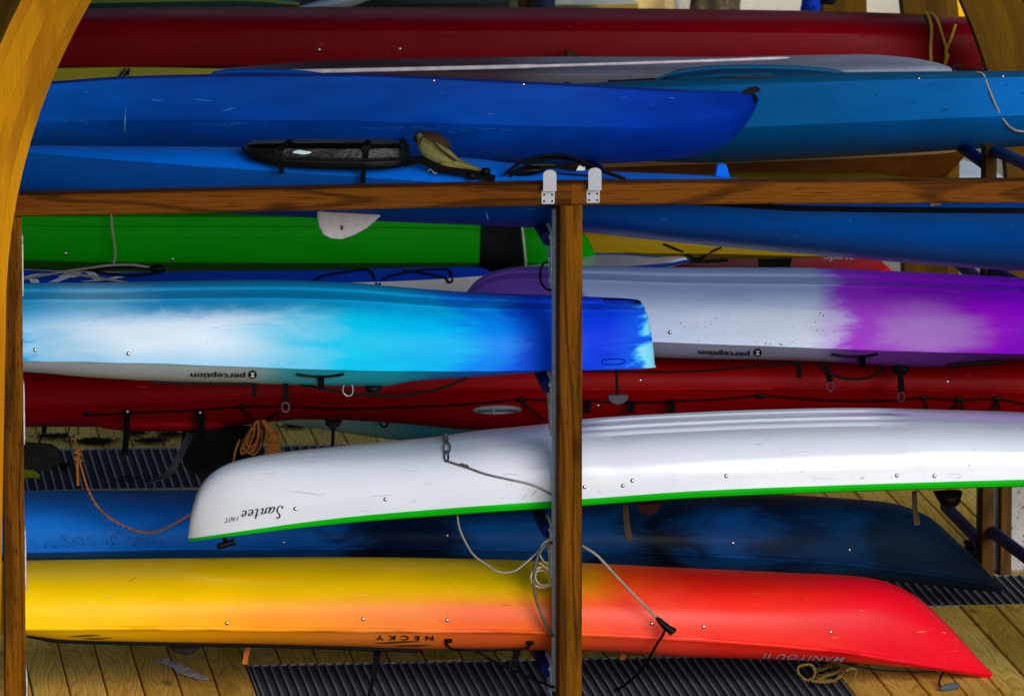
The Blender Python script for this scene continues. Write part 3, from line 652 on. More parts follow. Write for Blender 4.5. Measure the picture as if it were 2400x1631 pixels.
surf = boat('surfboard', 'white board tip with a blue edge stripe beside the centre post', G3, 3.0,
    [(1200, 640), (1365, 622), (1480, 611), (1590, 602), (1606, 603), (1613, 610)], [(1200, 660), (1365, 640), (1480, 628), (1570, 620), (1600, 614), (1613, 613)],
    [(1200, 690), (1365, 665), (1480, 645), (1570, 628), (1600, 619), (1613, 615)], [(1200, .3), (1400, .25), (1560, .1), (1613, .01)], FULL, DECKLO,
    flatp('white_board_plastic', 'd8d8dc', rough=.2, coat=.4), flatp('white_board_under', 'cfcfd4', rough=.25), 1200, 1613, 30, cat='surfboard', seam=flatp('blue_stripe', '103a98'), sr=.008, pn=('deck', 'hull'))
redbox = boat('sit_on_top_kayak', 'scarlet kayak behind the purple one, mostly hidden, with white lettering', G3, 5.2,
    [(1450, 592), (1700, 592), (2000, 594), (2066, 598), (2072, 606)], [(1450, 640), (2040, 640), (2072, 640)], [(1450, 670), (2072, 665)],
    [(1450, .1), (1700, .33), (2040, .3), (2072, .22)], FULL, DECKLO, grad('scarlet_plastic', [(1450, 'c00808'), (1830, 'dc0808'), (1930, 'fa0a0c'), (2072, 'fa0c0c')], Yn=5, rough=.4), None, 1450, 2072, 30)
canoe = boat('canoe', 'long dark red canoe highest at the back, tied with yellow rope at right', G3, 6.25,
    [(-300, 40), (206, 26), (447, 21), (800, 22), (1300, 23), (1600, 26), (2047, 34), (2288, 45), (2500, 80)],
    [(-300, 160), (124, 160), (482, 158), (1000, 158), (1600, 160), (2100, 163), (2326, 166), (2500, 170)],
    [(-300, 170), (124, 170), (482, 166), (1600, 168), (2326, 174), (2500, 178)],
    [(-300, .2), (300, .3), (1200, .34), (2000, .3), (2330, .18), (2500, .08)], [(-1, 0), (-1.0, .25), (-.99, .5), (-.96, .7), (-.88, .83), (-.74, .92), (-.5, .97), (-.2, .995), (0, 1)], RAIL,
    flatp('dark_red_gelcoat', '6c0006', rough=.4, mottle=.12, scuff=.12), flatp('dark_gunwale', '2a0a08', rough=.5), -300, 2500, 70, cat='canoe', pn=('hull', 'gunwale'))
greyb = boat('paddle_board', 'grey board with a white rim lying under the red canoe', G3, 4.4,
    [(500, 172), (800, 166), (1200, 157), (1600, 145), (1850, 136), (2047, 133), (2130, 139), (2185, 148), (2233, 164), (2245, 175)],
    [(500, 180), (800, 176), (1200, 180), (1600, 182), (2000, 180), (2185, 178), (2245, 178)], [(500, 200), (1200, 225), (2000, 230), (2245, 190)],
    [(500, .1), (800, .25), (1500, .38), (2047, .3), (2185, .14), (2245, .03)], [(-1, 0), (-1.0, .35), (-.97, .7), (-.9, .86), (-.86, .9), (-.8, .97), (-.6, 1.0), (0, .97)], DECKLO,
    grad('grey_felt_board', [(500, '8c7478'), (800, '54323a'), (1150, '5c464e'), (1350, '8c8c96'), (2245, 'a4a8ba')], Yn=4, rough=.75, mottle=.2, scuff=.1), None, 500, 2245, 50, cat='paddle board', pn=('pad', 'hull'))  # dark maroon stops are shading put into the board's colour
v, f = tube([P(x, curve([(500, 172), (800, 166), (1200, 157), (1600, 145), (1850, 136)])(x), 4.15) for x in np.linspace(680, 1850, 20)], [.010] * 4 + [.007] * 4 + [.002], 8, 2); mesh_obj('white_rim', v, f, simple('white_rim_plastic', 'd8ccd4', .4), greyb.root, smooth=60)
yel3 = boat('touring_kayak', 'yellow kayak sliver between the red canoe and royal blue kayak at left', G3, 4.3,
    [(-300, 168), (120, 166), (300, 163), (500, 166), (620, 180)], [(-300, 205), (500, 200), (620, 196)], [(-300, 225), (620, 210)], [(-300, .25), (300, .3), (620, .06)], FULL, DECKLO,
    flatp('yellow_kayak_plastic', 'ffdc00', rough=.4), None, -300, 620, 30)
dteal = boat('sit_on_top_kayak', 'dark teal kayak cut by the top edge, above the red canoe at left', G3, 7.6,
    [(-300, -60), (300, -70), (560, -40), (700, 10)], [(-300, 20), (300, 8), (560, 4), (700, 14)], [(-300, 45), (200, 32), (450, 22), (700, 18)], [(-300, .3), (300, .33), (560, .15), (700, .02)], FULL, DECKLO,
    flatp('dark_teal_plastic', '0c4a5c', rough=.45), None, -300, 700, 30, seam=flatp('olive_edge', '5a6a20'), sr=.008)

# ------------------------------------------------------------------ racks
def z_at(x, y, Y): return P(x, y, Y)[2]
def plate_outline(cx, w, z0, z1, r, n=4):
    return [(cx + sx * (w/2 - r) + r * math.cos(a), zz + r * math.sin(a)) for sx, zz, a0 in ((1, z1 - r, 0), (-1, z1 - r, 90), (-1, z0 + r, 180), (1, z0 + r, 270)) for a in [math.radians(a0 + 90 * i / n) for i in range(n + 1)]]
def extr_y(poly, y0, y1):
    n = len(poly); V = [(x, y0, z) for x, z in poly] + [(x, y1, z) for x, z in poly]
    return V, [tuple(range(n))[::-1], tuple(range(n, 2*n))] + [(k, (k+1) % n, (k+1) % n + n, k + n) for k in range(n)]
def extr_x(poly, x0, x1):
    n = len(poly); V = [(x0, y, z) for y, z in poly] + [(x1, y, z) for y, z in poly]
    return V, [tuple(range(n)), tuple(range(n, 2*n))[::-1]] + [((k+1) % n, k, k + n, (k+1) % n + n) for k in range(n)]
def bolt(parent, p, axis='x', r=.008, h=.007, name='bolt'):
    V = []; p = np.array(p); ax = {'x': (0, 1, 2), 'y': (1, 0, 2)}[axis]; s = -1
    for i, (rr, d) in enumerate(((r, 0), (r, h), (r * .55, h))):
        for k in range(6):
            a = k * math.pi / 3; q = [0, 0, 0]; q[ax[0]] = s * d; q[ax[1]] = rr * math.cos(a); q[ax[2]] = rr * math.sin(a); V.append(tuple(p + q))
    Fs = [(k, (k+1) % 6, (k+1) % 6 + 6, k + 6) for k in range(6)] + [(k+6, (k+1) % 6 + 6, (k+1) % 6 + 12, k + 12) for k in range(6)] + [tuple(range(12, 18))]
    return mesh_obj(name, V, Fs, M['galv'], parent, smooth=None)
fr = empty('front_boat_rack', (0, .07, 0)); tag(fr, 'brown stained timber rack in front with posts and a top beam', 'boat rack')
XP = [XM(3, 0), XM(1311.5, 0)]; XP = [(P(7, 1070, 0)[0], P(56, 1070, 0)[0]), (P(1311.5, 1070, 0)[0], P(1364.5, 1070, 0)[0]), (XM(2660, 0), XM(2713, 0))]
zb = z_at(1338, 481, 0)
PD = .135
for i, (a, b_) in enumerate(XP):
    zt = [z_at(50, 509, 0), zb, z_at(2600, 478, 0)][i] - .001
    v, f = box(a, b_, 0, PD, .0, zt, .004); mesh_obj('post', v, f, M['post'], fr, smooth=None)
    # galvanised channel on the back of the post
    v, f = box(a - .012, a + .028, PD + .001, PD + .042, .05, zt - .03) if i else box(b_ - .02, b_ + .004, PD + .001, PD + .042, .05, zt - .03); mesh_obj('channel', v, f, M['galv'], fr, smooth=None)
# the top beam in two lengths that meet over the centre post
def beam(xa, ya0, ya1, xb, yb0, yb1, name='beam'):
    a = P(xa, ya1, 0); b_ = P(xb, yb1, 0); a0 = P(xa, ya0, 0); b0 = P(xb, yb0, 0); d = PD + .002; r = .006; V = []
    for q, t in ((a, a0), (b_, b0)):
        for y, z in ((-.001 + r, q[2]), (-.001, q[2] + r), (-.001, t[2] - r), (-.001 + r, t[2]), (d - r, t[2]), (d, t[2] - r), (d, q[2] + r), (d - r, q[2])): V.append((q[0], y, z))
    Fs = [(k, (k+1) % 8, (k+1) % 8 + 8, k + 8) for k in range(8)] + [tuple(range(8))[::-1], tuple(range(8, 16))]
    return mesh_obj(name, V, Fs, M['beam'], fr, smooth=None)
beam(23, 459, 509, 1338, 431, 481); beam(1338.6, 431, 481, 2760, 424, 474)
# hooks on the beam
for cx, yb, yt in ((1286, 478, 398), (1391.5, 475.5, 393)):
    h = empty('rack_hook', P(cx, yb, -.01)); tag(h, 'left of the two zinc plate hooks on the top beam' if cx < 1300 else 'right of the two zinc plate hooks on the top beam, slightly stained', 'hook', 'zinc hooks on the top beam')
    x, z0 = P(cx - 1.5, yb, -.002)[0], z_at(cx, yb, 0); zk = z_at(cx, yb - 32, 0); z1 = z_at(cx, yt, -.03); wd = .0515
    v, f = extr_y(plate_outline(x, wd, z0, zk + .004, .006), -.005, -.0015); mesh_obj('screw_plate', v, f, M['hooksteel'], h, smooth=30)
    v, f = box(x - wd/2 + .002, x + wd/2 + .002, -.034, -.005, zk, zk + .005); mesh_obj('ledge', v, f, M['hooksteel'], h, smooth=None)
    po = [(px_, pz) for px_, pz in [(x + .003 - wd/2, zk), (x + .003 + wd/2, zk)] + [(x + .003 + wd/2 * math.cos(a), z1 - .018 + .018 * math.sin(a)) for a in np.linspace(0, math.pi, 12)]]
    v, f = extr_y(po, -.038, -.034); mesh_obj('tab', v, f, M['hooksteel'], h, smooth=30)
    for sx in (-1, 1):
        for zz in (.011, .036): 
            n = 10; q = [(x + sx * .0155 + .0042 * math.cos(2*math.pi*i/n), z0 + zz + .0042 * math.sin(2*math.pi*i/n)) for i in range(n)]
            v, f = extr_y(q, -.0062, -.0045); mesh_obj('screw', v, f, M['hole'], h, smooth=None)
# brackets and padded arms on the posts
def arm(parent, x, z, y0, dirn, L=.85, lift=.06, plate=True, r=.027, xs=0.0):
    y1 = y0 + dirn * L
    if plate:
        zz = z - .19
        po = [(y0 - dirn * .045, zz), (y0 - dirn * .052, zz + .02), (y0 - dirn * .052, zz + .205), (y0 - dirn * .03, zz + .235), (y0 + dirn * .02, zz + .245), (y0 + dirn * .15, zz + .235), (y0 + dirn * .03, zz + .06), (y0 - dirn * .02, zz)]
        v, f = extr_x(po, x - .006, x - .001); mesh_obj('bracket', v, f, M['galv'], parent, smooth=None)
        for dz in (.03, .115, .20): bolt(parent, (x - .006, y0 - dirn * .032, zz + dz))
    p = [(x + xs, y0 + dirn * .0, z), (x + xs, y0 + dirn * .3, z + lift * .35), (x + xs, y1, z + lift)]
    v, f = tube(p, r, 14, 4); mesh_obj('arm', v, f, M['pad'], parent, smooth=60)
for i, (a, b_) in enumerate(XP):
    for yp in (560, 905, 1245, 1570):
        z = z_at(1295, yp, .2)
        if i == 0: arm(fr, b_ + .012, z, .2, 1, xs=-.03)
        else: arm(fr, a - .012, z, .2, 1, xs=-.012, L=.8)
# second rack (arms on both sides) and rear rack
def rear_rack(name, label, Y, cols, levels, h, m, both=True, wd=.05):
    t = empty(name, (XM(cols[0], Y), Y, 0)); tag(t, label, 'boat rack')
    for c in cols:
        x = XM(c, Y); v, f = box(x - wd/2, x + wd/2, Y - .06, Y + .06, 0, h, .003); mesh_obj('post', v, f, m, t, smooth=None)
        for yp in levels:
            z = z_at(2330, yp, Y - .1)
            arm(t, x - wd/2, z, Y - .07, -1, L=.95, lift=.04, plate=False, xs=.02 + wd/2)
            if both: arm(t, x - wd/2, z - .07, Y + .07, 1, L=.95, lift=.0, plate=False, xs=.02)
YR2 = YB1 - .17
rear_rack('second_boat_rack', 'weathered post and padded blue arms at the right, behind the navy kayak', YR2, [-110, 1336, 2313], [357, 640, 960, 1250], z_at(2313, 340, YR2), M['oldpost'])
rear_rack('third_boat_rack', 'far timber rack hidden behind the boats under the shelter', 5.75, [1338, 2580], [190, 420, 640], 1.98, M['oldpost'], True)

# concrete blocks and timber upright behind the second rack, at right
k = NT('speckled_concrete'); o_ = k.obj(); c_ = k.mix(k.rng(k.noise(o_, 6, 5), .3, .7), lin('8f8c88'), lin('bdbab4')); c_ = k.mix(k.rng(k.noise(o_, 70, 3, .7), .60, .66), c_, lin('3c3a38'))
k.bump(k.noise(o_, 60, 4), .5, .01); M['concrete'] = k.set(c_, .85)
yb_ = YB1 + .02
q = box(XM(2326, yb_), XM(2430, yb_), yb_ + .04, yb_ + .4, .0, .62, .012); cb = mesh_obj('concrete_block', q[0], q[1], M['concrete'], None, None); tag(cb, 'speckled grey concrete block standing on the deck at the right edge', 'concrete block')
q = box(XM(2346, yb_), XM(2372, yb_), yb_ - .03, yb_ + .03, .0, .95, .004); tp = mesh_obj('timber_upright', q[0], q[1], M['oldpost'], None, None); tag(tp, 'brown timber upright in front of the concrete block at right', 'post')

# ------------------------------------------------------------------ boat fittings and lettering
rivets(necky, [(532, 1460), (851, 1450), (1048, 1453), (1528, 1461), (1649, 1468), (1948, 1481)])
rivets(navy, [(665, 1271), (1048, 1254), (1718, 1272), (1991, 1288)], .0075)
rivets(santee, [(692, 1192), (903, 1170), (1370, 1141), (1460, 1138), (1482, 1126), (1702, 1115), (2102, 1114), (2190, 1115)])
rivets(cyan, [(82, 820), (301, 829)])
rivets(purple, [(1570, 779)])
rivets(green, [(154, 595), (404, 609)], .009)
rivets(teal, [(2153, 183), (2350, 178)], .009)
rivets(canoe, [(748, 117), (937, 115)], .008)
rivets(redk, [(2221, 894), (1501, 891), (1402, 951)], .0075)
rivets(royal, [(1017, 190), (1227, 199)], .007)

def lettering(b, s, x0, y0, x1, y1, m, bold=.012, shear=0.0, spacing=1.0, slope=0.0, flip=True, off=.006, label=None):
    V, Fs = text_mesh(s, bold, shear, spacing); o = drape(b, V, Fs, x0, y0, x1, y1, m, 'lettering', flip, slope, off); return o
def emblem(b, x, y, r):
    V, Fs = disc(); d = drape(b, V, Fs, x - r, y - r, x + r, y + r, M['ink'], 'emblem', off=.003)
    V, Fs = strokes([[(.25, .2), (.42, .5), (.25, .8)], [(.75, .2), (.58, .5), (.75, .8)], [(.5, .2), (.5, .36)], [(.5, .64), (.5, .8)], [(.36, .25), (.64, .75)], [(.64, .25), (.36, .75)]], (.05, .06))
    drape(b, V, Fs, x - r, y - r, x + r, y + r, M['whiteink'], 'emblem_lines', off=.0045, parent=None)
lettering(cyan, 'perception', 447, 868, 575, 884, M['ink'], .018, slope=.01); emblem(cyan, 592, 876.5, 10)
lettering(purple, 'perception', 1637, 817, 1757, 832, M['ink'], .018, slope=.04); emblem(purple, 1776, 825, 9.5)
lettering(necky, 'N E C K Y', 881, 1486, 1016, 1497, M['ink'], .022, spacing=1.15, slope=.012)
for pts in ([(0, .2), (.25, .75), (.5, .85), (.62, .55), (.45, .25), (.7, .45), (.62, .6)],):
    pass
wave = [[(x, .68 + .2 * math.sin(3.6 * x - .3) ) for x in np.linspace(0, .68, 8)], [(x, .25 + .2 * math.sin(4.2 * x - 2.6)) for x in np.linspace(.22, 1, 9)]]
def leafshape(lines, wmax):
    V = []; Fs = []
    for ln in lines:
        p = smooth_path([(x, y, 0) for x, y in ln], 4); b = len(V); n = len(p)
        for i, q in enumerate(p): h = wmax * math.sin(math.pi * (i + .3) / (n - .4)) ** .8; V += [(q[0], q[1] + h), (q[0], q[1] - h)]
        for i in range(n - 1): a = b + 2*i; Fs.append((a, a+2, a+3, a+1))
    return V, Fs
V, Fs = leafshape(wave, .16); drape(necky, V, Fs, 877, 1500, 1016, 1513, M['brownink'], 'emblem', slope=.012)
V, Fs = leafshape(wave, .16); drape(necky, V, Fs, 158, 1486, 262, 1496, M['brownink'], 'emblem', slope=.02)
lettering(necky, 'MANITOU', 1817, 1532.5, 1980, 1543.5, M['greyink'], .004, .35, 1.15, slope=.045); lettering(necky, 'II', 1787, 1528.5, 1807, 1538.5, M['greyink'], .004, .2, 1.0, slope=.045)
lettering(navy, 'N E C K Y', 998, 1298, 1125, 1306, M['darkink'], .02, slope=.01)
lettering(navy, 'MANITOU', 1890, 1332, 2025, 1350, M['darkink'], .0, .35, 1.15, slope=.06)
# handwritten name on the white hull: pen strokes
S_ = [[(.93, .86), (.80, 1.0), (.62, .92), (.62, .72), (.86, .45), (.84, .18), (.55, .0), (.30, .12), (.36, .25)]]
def letter(lines, x, w, h=1.0, lean=.18): return [[(x + (px_ + lean * py_) * w, py_ * h) for px_, py_ in ln] for ln in lines]
LA = [[(.85, .95), (.45, .98), (.12, .55), (.2, .05), (.55, .2), (.85, .9)], [(.85, .95), (.72, .3), (.8, .02), (1.05, .15)]]
LN = [[(.1, .9), (.16, .4), (.08, .0)], [(.12, .55), (.45, .98), (.7, .85), (.6, .3), (.72, .02), (.95, .15)]]
LT = [[(.5, 1.55), (.42, .7), (.38, .2), (.52, .0), (.8, .15)], [(.05, 1.0), (.95, 1.06)]]
LE = [[(.12, .45), (.6, .55), (.75, .8), (.5, 1.0), (.18, .7), (.15, .25), (.42, .0), (.85, .2)]]
ln = letter(S_, .0, .2, 1.0, .0) + letter(LA, .215, .15, .5) + letter(LN, .385, .155, .5) + letter(LT, .55, .13, .5) + letter(LE, .685, .13, .5) + letter(LE, .83, .13, .5)
V, Fs = strokes(ln, (.016, .034)); drape(santee, V, Fs, 562, 1190, 669, 1219, M['ink'], 'lettering', True, -.13, .003)
V, Fs = text_mesh('140T', -.008, .3); drape(santee, V, Fs, 526, 1211, 560, 1222, M['ink'], 'lettering', True, -.13, .003)
V, Fs = disc(28); st = drape(redk, V, Fs, 1108, 949, 1222, 970, M['greyink'], 'sticker', True, -.02)
V, Fs = disc(28, .93); drape(redk, V, Fs, 1110, 950, 1220, 969, simple('teal_print', '1c5a68', .5), 'sticker_ring', True, -.02, .0045)
V, Fs = text_mesh('Wilderness Systems', .01, .4); drape(redk, V, Fs, 1118, 954, 1212, 966, M['ink'], 'lettering', True, -.02, .006)
lettering(redbox, 'Spirit', 1930, 594, 2002, 617, M['whiteink'], .015, .2, flip=False)
lettering(canoe, '12', 2304, 131, 2332, 161, M['whiteink'], .02, flip=False)
lettering(canoe, 'GO', 998, 152, 1036, 172, M['greyink'], .0, flip=False)
for a, b_ in ((959, 993), (1040, 1077)):
    drape(canoe, [(0, 0), (.25, 0), (.5, 0), (.75, 0), (1, 0), (1, 1), (.75, 1), (.5, 1), (.25, 1), (0, 1)], [(0, 1, 8, 9), (1, 2, 7, 8), (2, 3, 6, 7), (3, 4, 5, 6)], a, 154, b_, 157, M['greyink'], 'stripe', False)
# lettering on the blue board: white block strokes running off the edge
V, Fs = strokes([[(.0, .35), (.15, .75), (.3, .8)], [(.1, .35), (.12, .05)], [(.28, .1), (.5, .9)], [(.36, .55), (.46, .8), (.52, .7), (.42, .5)], [(.55, .15), (.78, .3)], [(.70, .22), (.62, .9)], [(.72, .25), (.98, .7)]], (.05, .09))
drape(sup, V, Fs, 52, 638, 310, 666, M['whiteink'], 'lettering', False, .0, .004)

# hatch slot and black cap on the blunt blue end
V, Fs = disc(20); Vr = [(min(max(.5 + (x - .5) * 1.6, 0), 1), y) for x, y in V]
po = [hit(cyan, 1414 + (1502 - 1414) * t, 699.5 + 4 * t + d, .004)[0] for d in (2, 11) for t in np.linspace(0, 1, 9)]
Fs = [(i, i+1, i+10, i+9) for i in range(8)]; mesh_obj('end_cap', [tuple(q) for q in po], Fs, M['black'], cyan.root, smooth=None)
def ringline(b, pts, m, name, r=.003, off=.001): 
    v, f = tube([hit(b, x, y, off)[0] for x, y in pts], r, 6, 3); return mesh_obj(name, v, f, m, b.root, smooth=60)
ringline(cyan, [(1412, 845), (1420, 842), (1455, 841), (1463, 845), (1460, 851), (1450, 853), (1418, 854), (1411, 850), (1412, 845)], simple('dark_blue_groove', '0a1c90', .5), 'drain_slot', .0025)

# carry handles on the two hull-up kayaks: black bar, strap, grey pull tabs below
def side_handle(b, x0, x1, y, xs, ys):
    n = 7; pts = [hit(b, x0 + (x1 - x0) * t, y + 6 * math.sin(math.pi * t), .008)[0] for t in np.linspace(0, 1, n)]
    v, f = tube(pts, .0055, 8, 4); mesh_obj('carry_handle', v, f, M['black'], b.root, smooth=60)
    a = hit(b, xs, y + 3, .012)[0]; c = P(xs + 1, ys, a[1] - .01); mid = hit(b, xs, y + 18, .012)[0]
    v, f = ribbon([a, mid, c], .026, .004); mesh_obj('handle_strap', v, f, M['webbing'], b.root, smooth=None)
side_handle(cyan, 695, 806, 873, 752, 913)
side_handle(purple, 1950, 2058, 826, 2021, 862)
def pull(b, x0, y0, x1, y1, wd=16, Y=None):
    Y = Y if Y is not None else b.Yc - b.W(x0) * .8
    a = P(x0, y0, Y); c = P(x1, y1 - 24, Y); s = wd / 601
    v, f = ribbon([a, (a + c) / 2, c], (s * .8, s), .004); mesh_obj('pull_strap', v, f, M['webbing'], b.root, smooth=None)
    n = 12; R0 = s * .55; cc = P(x1, y1 - 12, Y)
    v, f = tube([(cc[0] + R0 * math.cos(q), cc[1], cc[2] + R0 * 1.3 * math.sin(q)) for q in np.linspace(0, 2*math.pi, n)], .0035, 6, 3); mesh_obj('pull_ring', v, f, simple_grey, b.root, smooth=60)
simple_grey = simple('grey_moulding', '3a3d42', .5)
pull(cyan, 670, 898, 669, 966); pull(purple, 1934, 848, 1946, 918); pull(purple, 2110, 856, 2112, 942)
for b, x, y0, y1 in ((cyan, 595, 898, 928), (purple, 1872, 848, 886)):
    v, f = ribbon([P(x, y0, b.Yc - .25), P(x + 1, y1, b.Yc - .25)], .02, .004); mesh_obj('strap_end', v, f, M['webbing'], b.root, smooth=None)
for b, x, y in ((cyan, 873, 912), (purple, 2110, 868)):
    v, f = pillow([(x - 20, y - 10), (x + 20, y - 10), (x + 14, y + 8), (x - 12, y + 9)], b.Yc - .2, .04); mesh_obj('strap_anchor', v, f, M['black'], b.root)
# hanging T handle on the blunt blue end
a = P(1445, 864, .42); c = P(1447, 930, .42)
v, f = tube([a, c], .006, 8); mesh_obj('toggle_cord', v, f, M['cordblack'], cyan.root, smooth=60)
v, f = slab([(1424, 926), (1472, 924), (1471, 934), (1462, 943), (1448, 947), (1434, 943), (1426, 936)], .42, .03); mesh_obj('toggle', v, f, simple_grey, cyan.root, smooth=40)
# cords slung under the hull-up kayaks
def slung(b, pts, Y, r, m, name): v, f = tube([P(x, y, Y) for x, y in pts], r, 8); mesh_obj(name, v, f, m, b.root, smooth=60)
slung(cyan, [(700, 900), (800, 918), (880, 927), (960, 925), (1040, 907), (1094, 886)], .3, .0055, M['cordblack'], 'deck_cord')
slung(cyan, [(806, 902), (803, 916), (812, 927), (824, 925), (827, 912), (824, 902)], .28, .004, M['steel'], 'snap_ring')
slung(purple, [(1365, 870), (1600, 871), (1760, 860), (1880, 850)], 1.58, .005, M['cordblack'], 'deck_cord')
slung(purple, [(1916, 850), (1935, 872), (1970, 884), (2010, 888), (2048, 880), (2072, 858)], 1.56, .006, M['cordblack'], 'deck_cord')
slung(purple, [(2222, 857), (2280, 852), (2350, 848)], 1.58, .008, M['black'], 'side_bar')
slung(cyan, [(355, 897), (450, 899), (590, 900)], .22, .006, M['black'], 'side_bar')

# red kayak: perimeter bungee, hatch, hanging straps, end fittings
def on(b, pts, r, m, name, off=.004, n=4): v, f = tube([hit(b, x, y, off)[0] for x, y in pts], r, 8, n); return mesh_obj(name, v, f, m, b.root, smooth=60)
on(redk, [(200, 972), (300, 967), (420, 962), (560, 953), (640, 951), (700, 953), (800, 956), (950, 953), (1100, 946), (1222, 935), (1292, 937), (1366, 937), (1480, 942), (1600, 938), (1700, 933), (1782, 926), (1870, 932), (1990, 938), (2100, 937), (2160, 931), (2250, 936), (2340, 934), (2400, 946)], .0045, M['cordblack'], 'deck_line')
for x, y in ((205, 970), (565, 953), (1222, 937), (1782, 928), (2163, 932), (2247, 936), (2335, 935)):
    p = hit(redk, x, y)[0]; v, f = pillow([(x - 10, y - 4), (x, y - 7), (x + 10, y - 4), (x + 9, y + 5), (x - 9, y + 5)], p[1] - .004, .016, 2); mesh_obj('line_guide', v, f, M['black'], redk.root)
for a, b_ in (((565, 955), (600, 988)), ((655, 962), (612, 990)), ((1225, 940), (1275, 985)), ((2165, 934), (2174, 958)), ((2247, 938), (2230, 958)), ((2250, 938), (2258, 958)), ((2336, 937), (2322, 958)), ((2338, 937), (2342, 958))):
    v, f = tube([hit(redk, *a, .006)[0], P((a[0]+b_[0])/2 + 2, (a[1]+b_[1])/2 + 3, hit(redk, *a)[0][1] - .008), P(*b_, hit(redk, *a)[0][1] + .02)], .005, 8); mesh_obj('bungee', v, f, M['cordblack'], redk.root, smooth=60)
v, f = pillow([(215, 990), (240, 972), (300, 962), (400, 960), (480, 966), (530, 984), (534, 996), (500, 1006), (400, 1009), (300, 1008), (240, 1002)], 1.95, .22, 3); mesh_obj('hatch_cover', v, f, redk.hull.data.materials[0], redk.root)
for x0, y0, x1, y1, wd in ((299, 960, 292, 1066, .026), (469, 962, 476, 1098, .034)):
    v, f = ribbon([P(x0, y0, 1.80), P((x0+x1)/2 + 1, (y0+y1)/2, 1.80), P(x1, y1, 1.80)], wd, .004); mesh_obj('hanging_strap', v, f, M['webbing'], redk.root, smooth=None)
    bolt(redk.root, P(x0, y0 + 4, 1.795), 'y', .005, .005, 'strap_screw')
for x in (1378, 1480, 1575):
    v, f = ribbon([P(x, 942 - (x - 1378) * .03, 1.76), P(x - 2, 968, 1.78)], .028, .004); mesh_obj('hanging_strap', v, f, M['webbing'], redk.root, smooth=None)
v, f = tube([P(163, 1000, 1.85), P(162, 1015, 1.8), P(172, 1025, 1.8), P(182, 1018, 1.8), P(184, 1000, 1.85)], .003, 6); mesh_obj('pad_eye', v, f, M['steel'], redk.root, smooth=60)
v, f = tube([P(105, 996, 1.85), P(103, 1012, 1.82)], .010, 8); mesh_obj('rudder_stay', v, f, M['black'], redk.root)
v, f = tube([P(103, 1010, 1.82), P(90, 1042, 1.78)], .004, 8); mesh_obj('rudder_stay', v, f, M['cordblack'], redk.root)
v, f = slab([(20, 1036), (60, 1036), (120, 1040), (138, 1052), (141, 1068), (128, 1092), (112, 1105), (60, 1098), (20, 1094)], 1.78, .02); mesh_obj('rudder_blade', v, f, M['rubber'], redk.root, smooth=40)
v, f = slab([(430, 1008), (560, 998), (600, 1000), (615, 1040), (600, 1090), (560, 1120), (470, 1118), (430, 1090), (425, 1040)], 2.0, .07); mesh_obj('seat_back', v, f, M['rubber'], redk.root, smooth=40)
v, f = ribbon([P(446, 1016, 1.9), P(420, 1070, 1.88), P(395, 1110, 1.86), P(345, 1132, 1.84)], .03, .006, side=(1, 0, .3)); mesh_obj('seat_strap', v, f, simple('faded_webbing', '34363c', .8), redk.root, smooth=None)
v, f = pillow([(762, 984), (800, 984), (796, 996), (785, 1008), (783, 1043), (776, 1043), (776, 1006), (764, 996)], 1.8, .03); mesh_obj('foot_rest', v, f, M['black'], redk.root)
v, f = tube([P(900 + 9*math.cos(q), 992 + 8*math.sin(q), 3.28) for q in np.linspace(0, 2*math.pi, 12)], .005, 6, 3); mesh_obj('ring', v, f, M['black'], pale.root, smooth=60)

# white kayak: toggle and straps
v, f = tube([P(525, 1254, .5), P(528, 1270, .46)], .008, 8); mesh_obj('toggle_cord', v, f, M['cordblack'], santee.root)
v, f = tube([P(508, 1281, .46), P(514, 1280, .46), P(530, 1275, .46), P(548, 1270, .46), P(551, 1269, .46)], [.010, .014, .014, .014, .010], 12, 3); mesh_obj('toggle', v, f, M['black'], santee.root, smooth=60)
strapb = simple('faded_brown_webbing', '3c3222', .85)
for x0, y0, x1, y1, wd in ((1466, 1182, 1476, 1267, .026), (2143, 1150, 2150, 1230, .024)):
    v, f = ribbon([P(x0, y0, .5), P((x0+x1)/2 - 2, (y0+y1)/2, .5), P(x1, y1, .5)], (wd * .8, wd), .003); mesh_obj('thigh_strap', v, f, strapb, santee.root, smooth=None)
v, f = pillow([(2186, 1150), (2250, 1148), (2252, 1165), (2246, 1182), (2225, 1191), (2205, 1182)], .7, .09); mesh_obj('foot_brace', v, f, M['black'], santee.root)
v, f = slab([(1490, 1180), (1550, 1176), (1540, 1196), (1520, 1204), (1500, 1198)], .8, .05); mesh_obj('seat_edge', v, f, simple('maroon_pad', '3a1418', .7), santee.root)

# yellow kayak: cockpit trim, straps, cords, toggle
v, f = tube([P(x, y, .30) for x, y in ((62, 1488), (90, 1494), (140, 1502), (275, 1506), (585, 1512), (800, 1518), (960, 1524), (985, 1521))], .008, 8, 4); mesh_obj('cockpit_trim', v, f, M['rubber'], necky.root, smooth=60)
v, f = pillow([(392, 1506), (470, 1506), (460, 1524), (440, 1533), (415, 1528), (398, 1518)], .5, .14); mesh_obj('seat_edge', v, f, simple('grey_seat', '2b2c2c', .8), necky.root)
v, f = ribbon([P(885, 1520, .35), P(880, 1560, .3), P(872, 1600, .25), P(862, 1640, .2)], (.03, .012), .004); mesh_obj('seat_strap', v, f, M['webbing'], necky.root, smooth=None)
for x, y in ((1050, 1500), (1241, 1505)):
    v, f = pillow([(x - 9, y - 5), (x + 9, y - 5), (x + 9, y + 5), (x - 6, y + 6)], hit(necky, x, y)[0][1] - .004, .02, 2); mesh_obj('handle_fitting', v, f, M['black'], necky.root)
rivets(necky, [(1057, 1499)], .005)
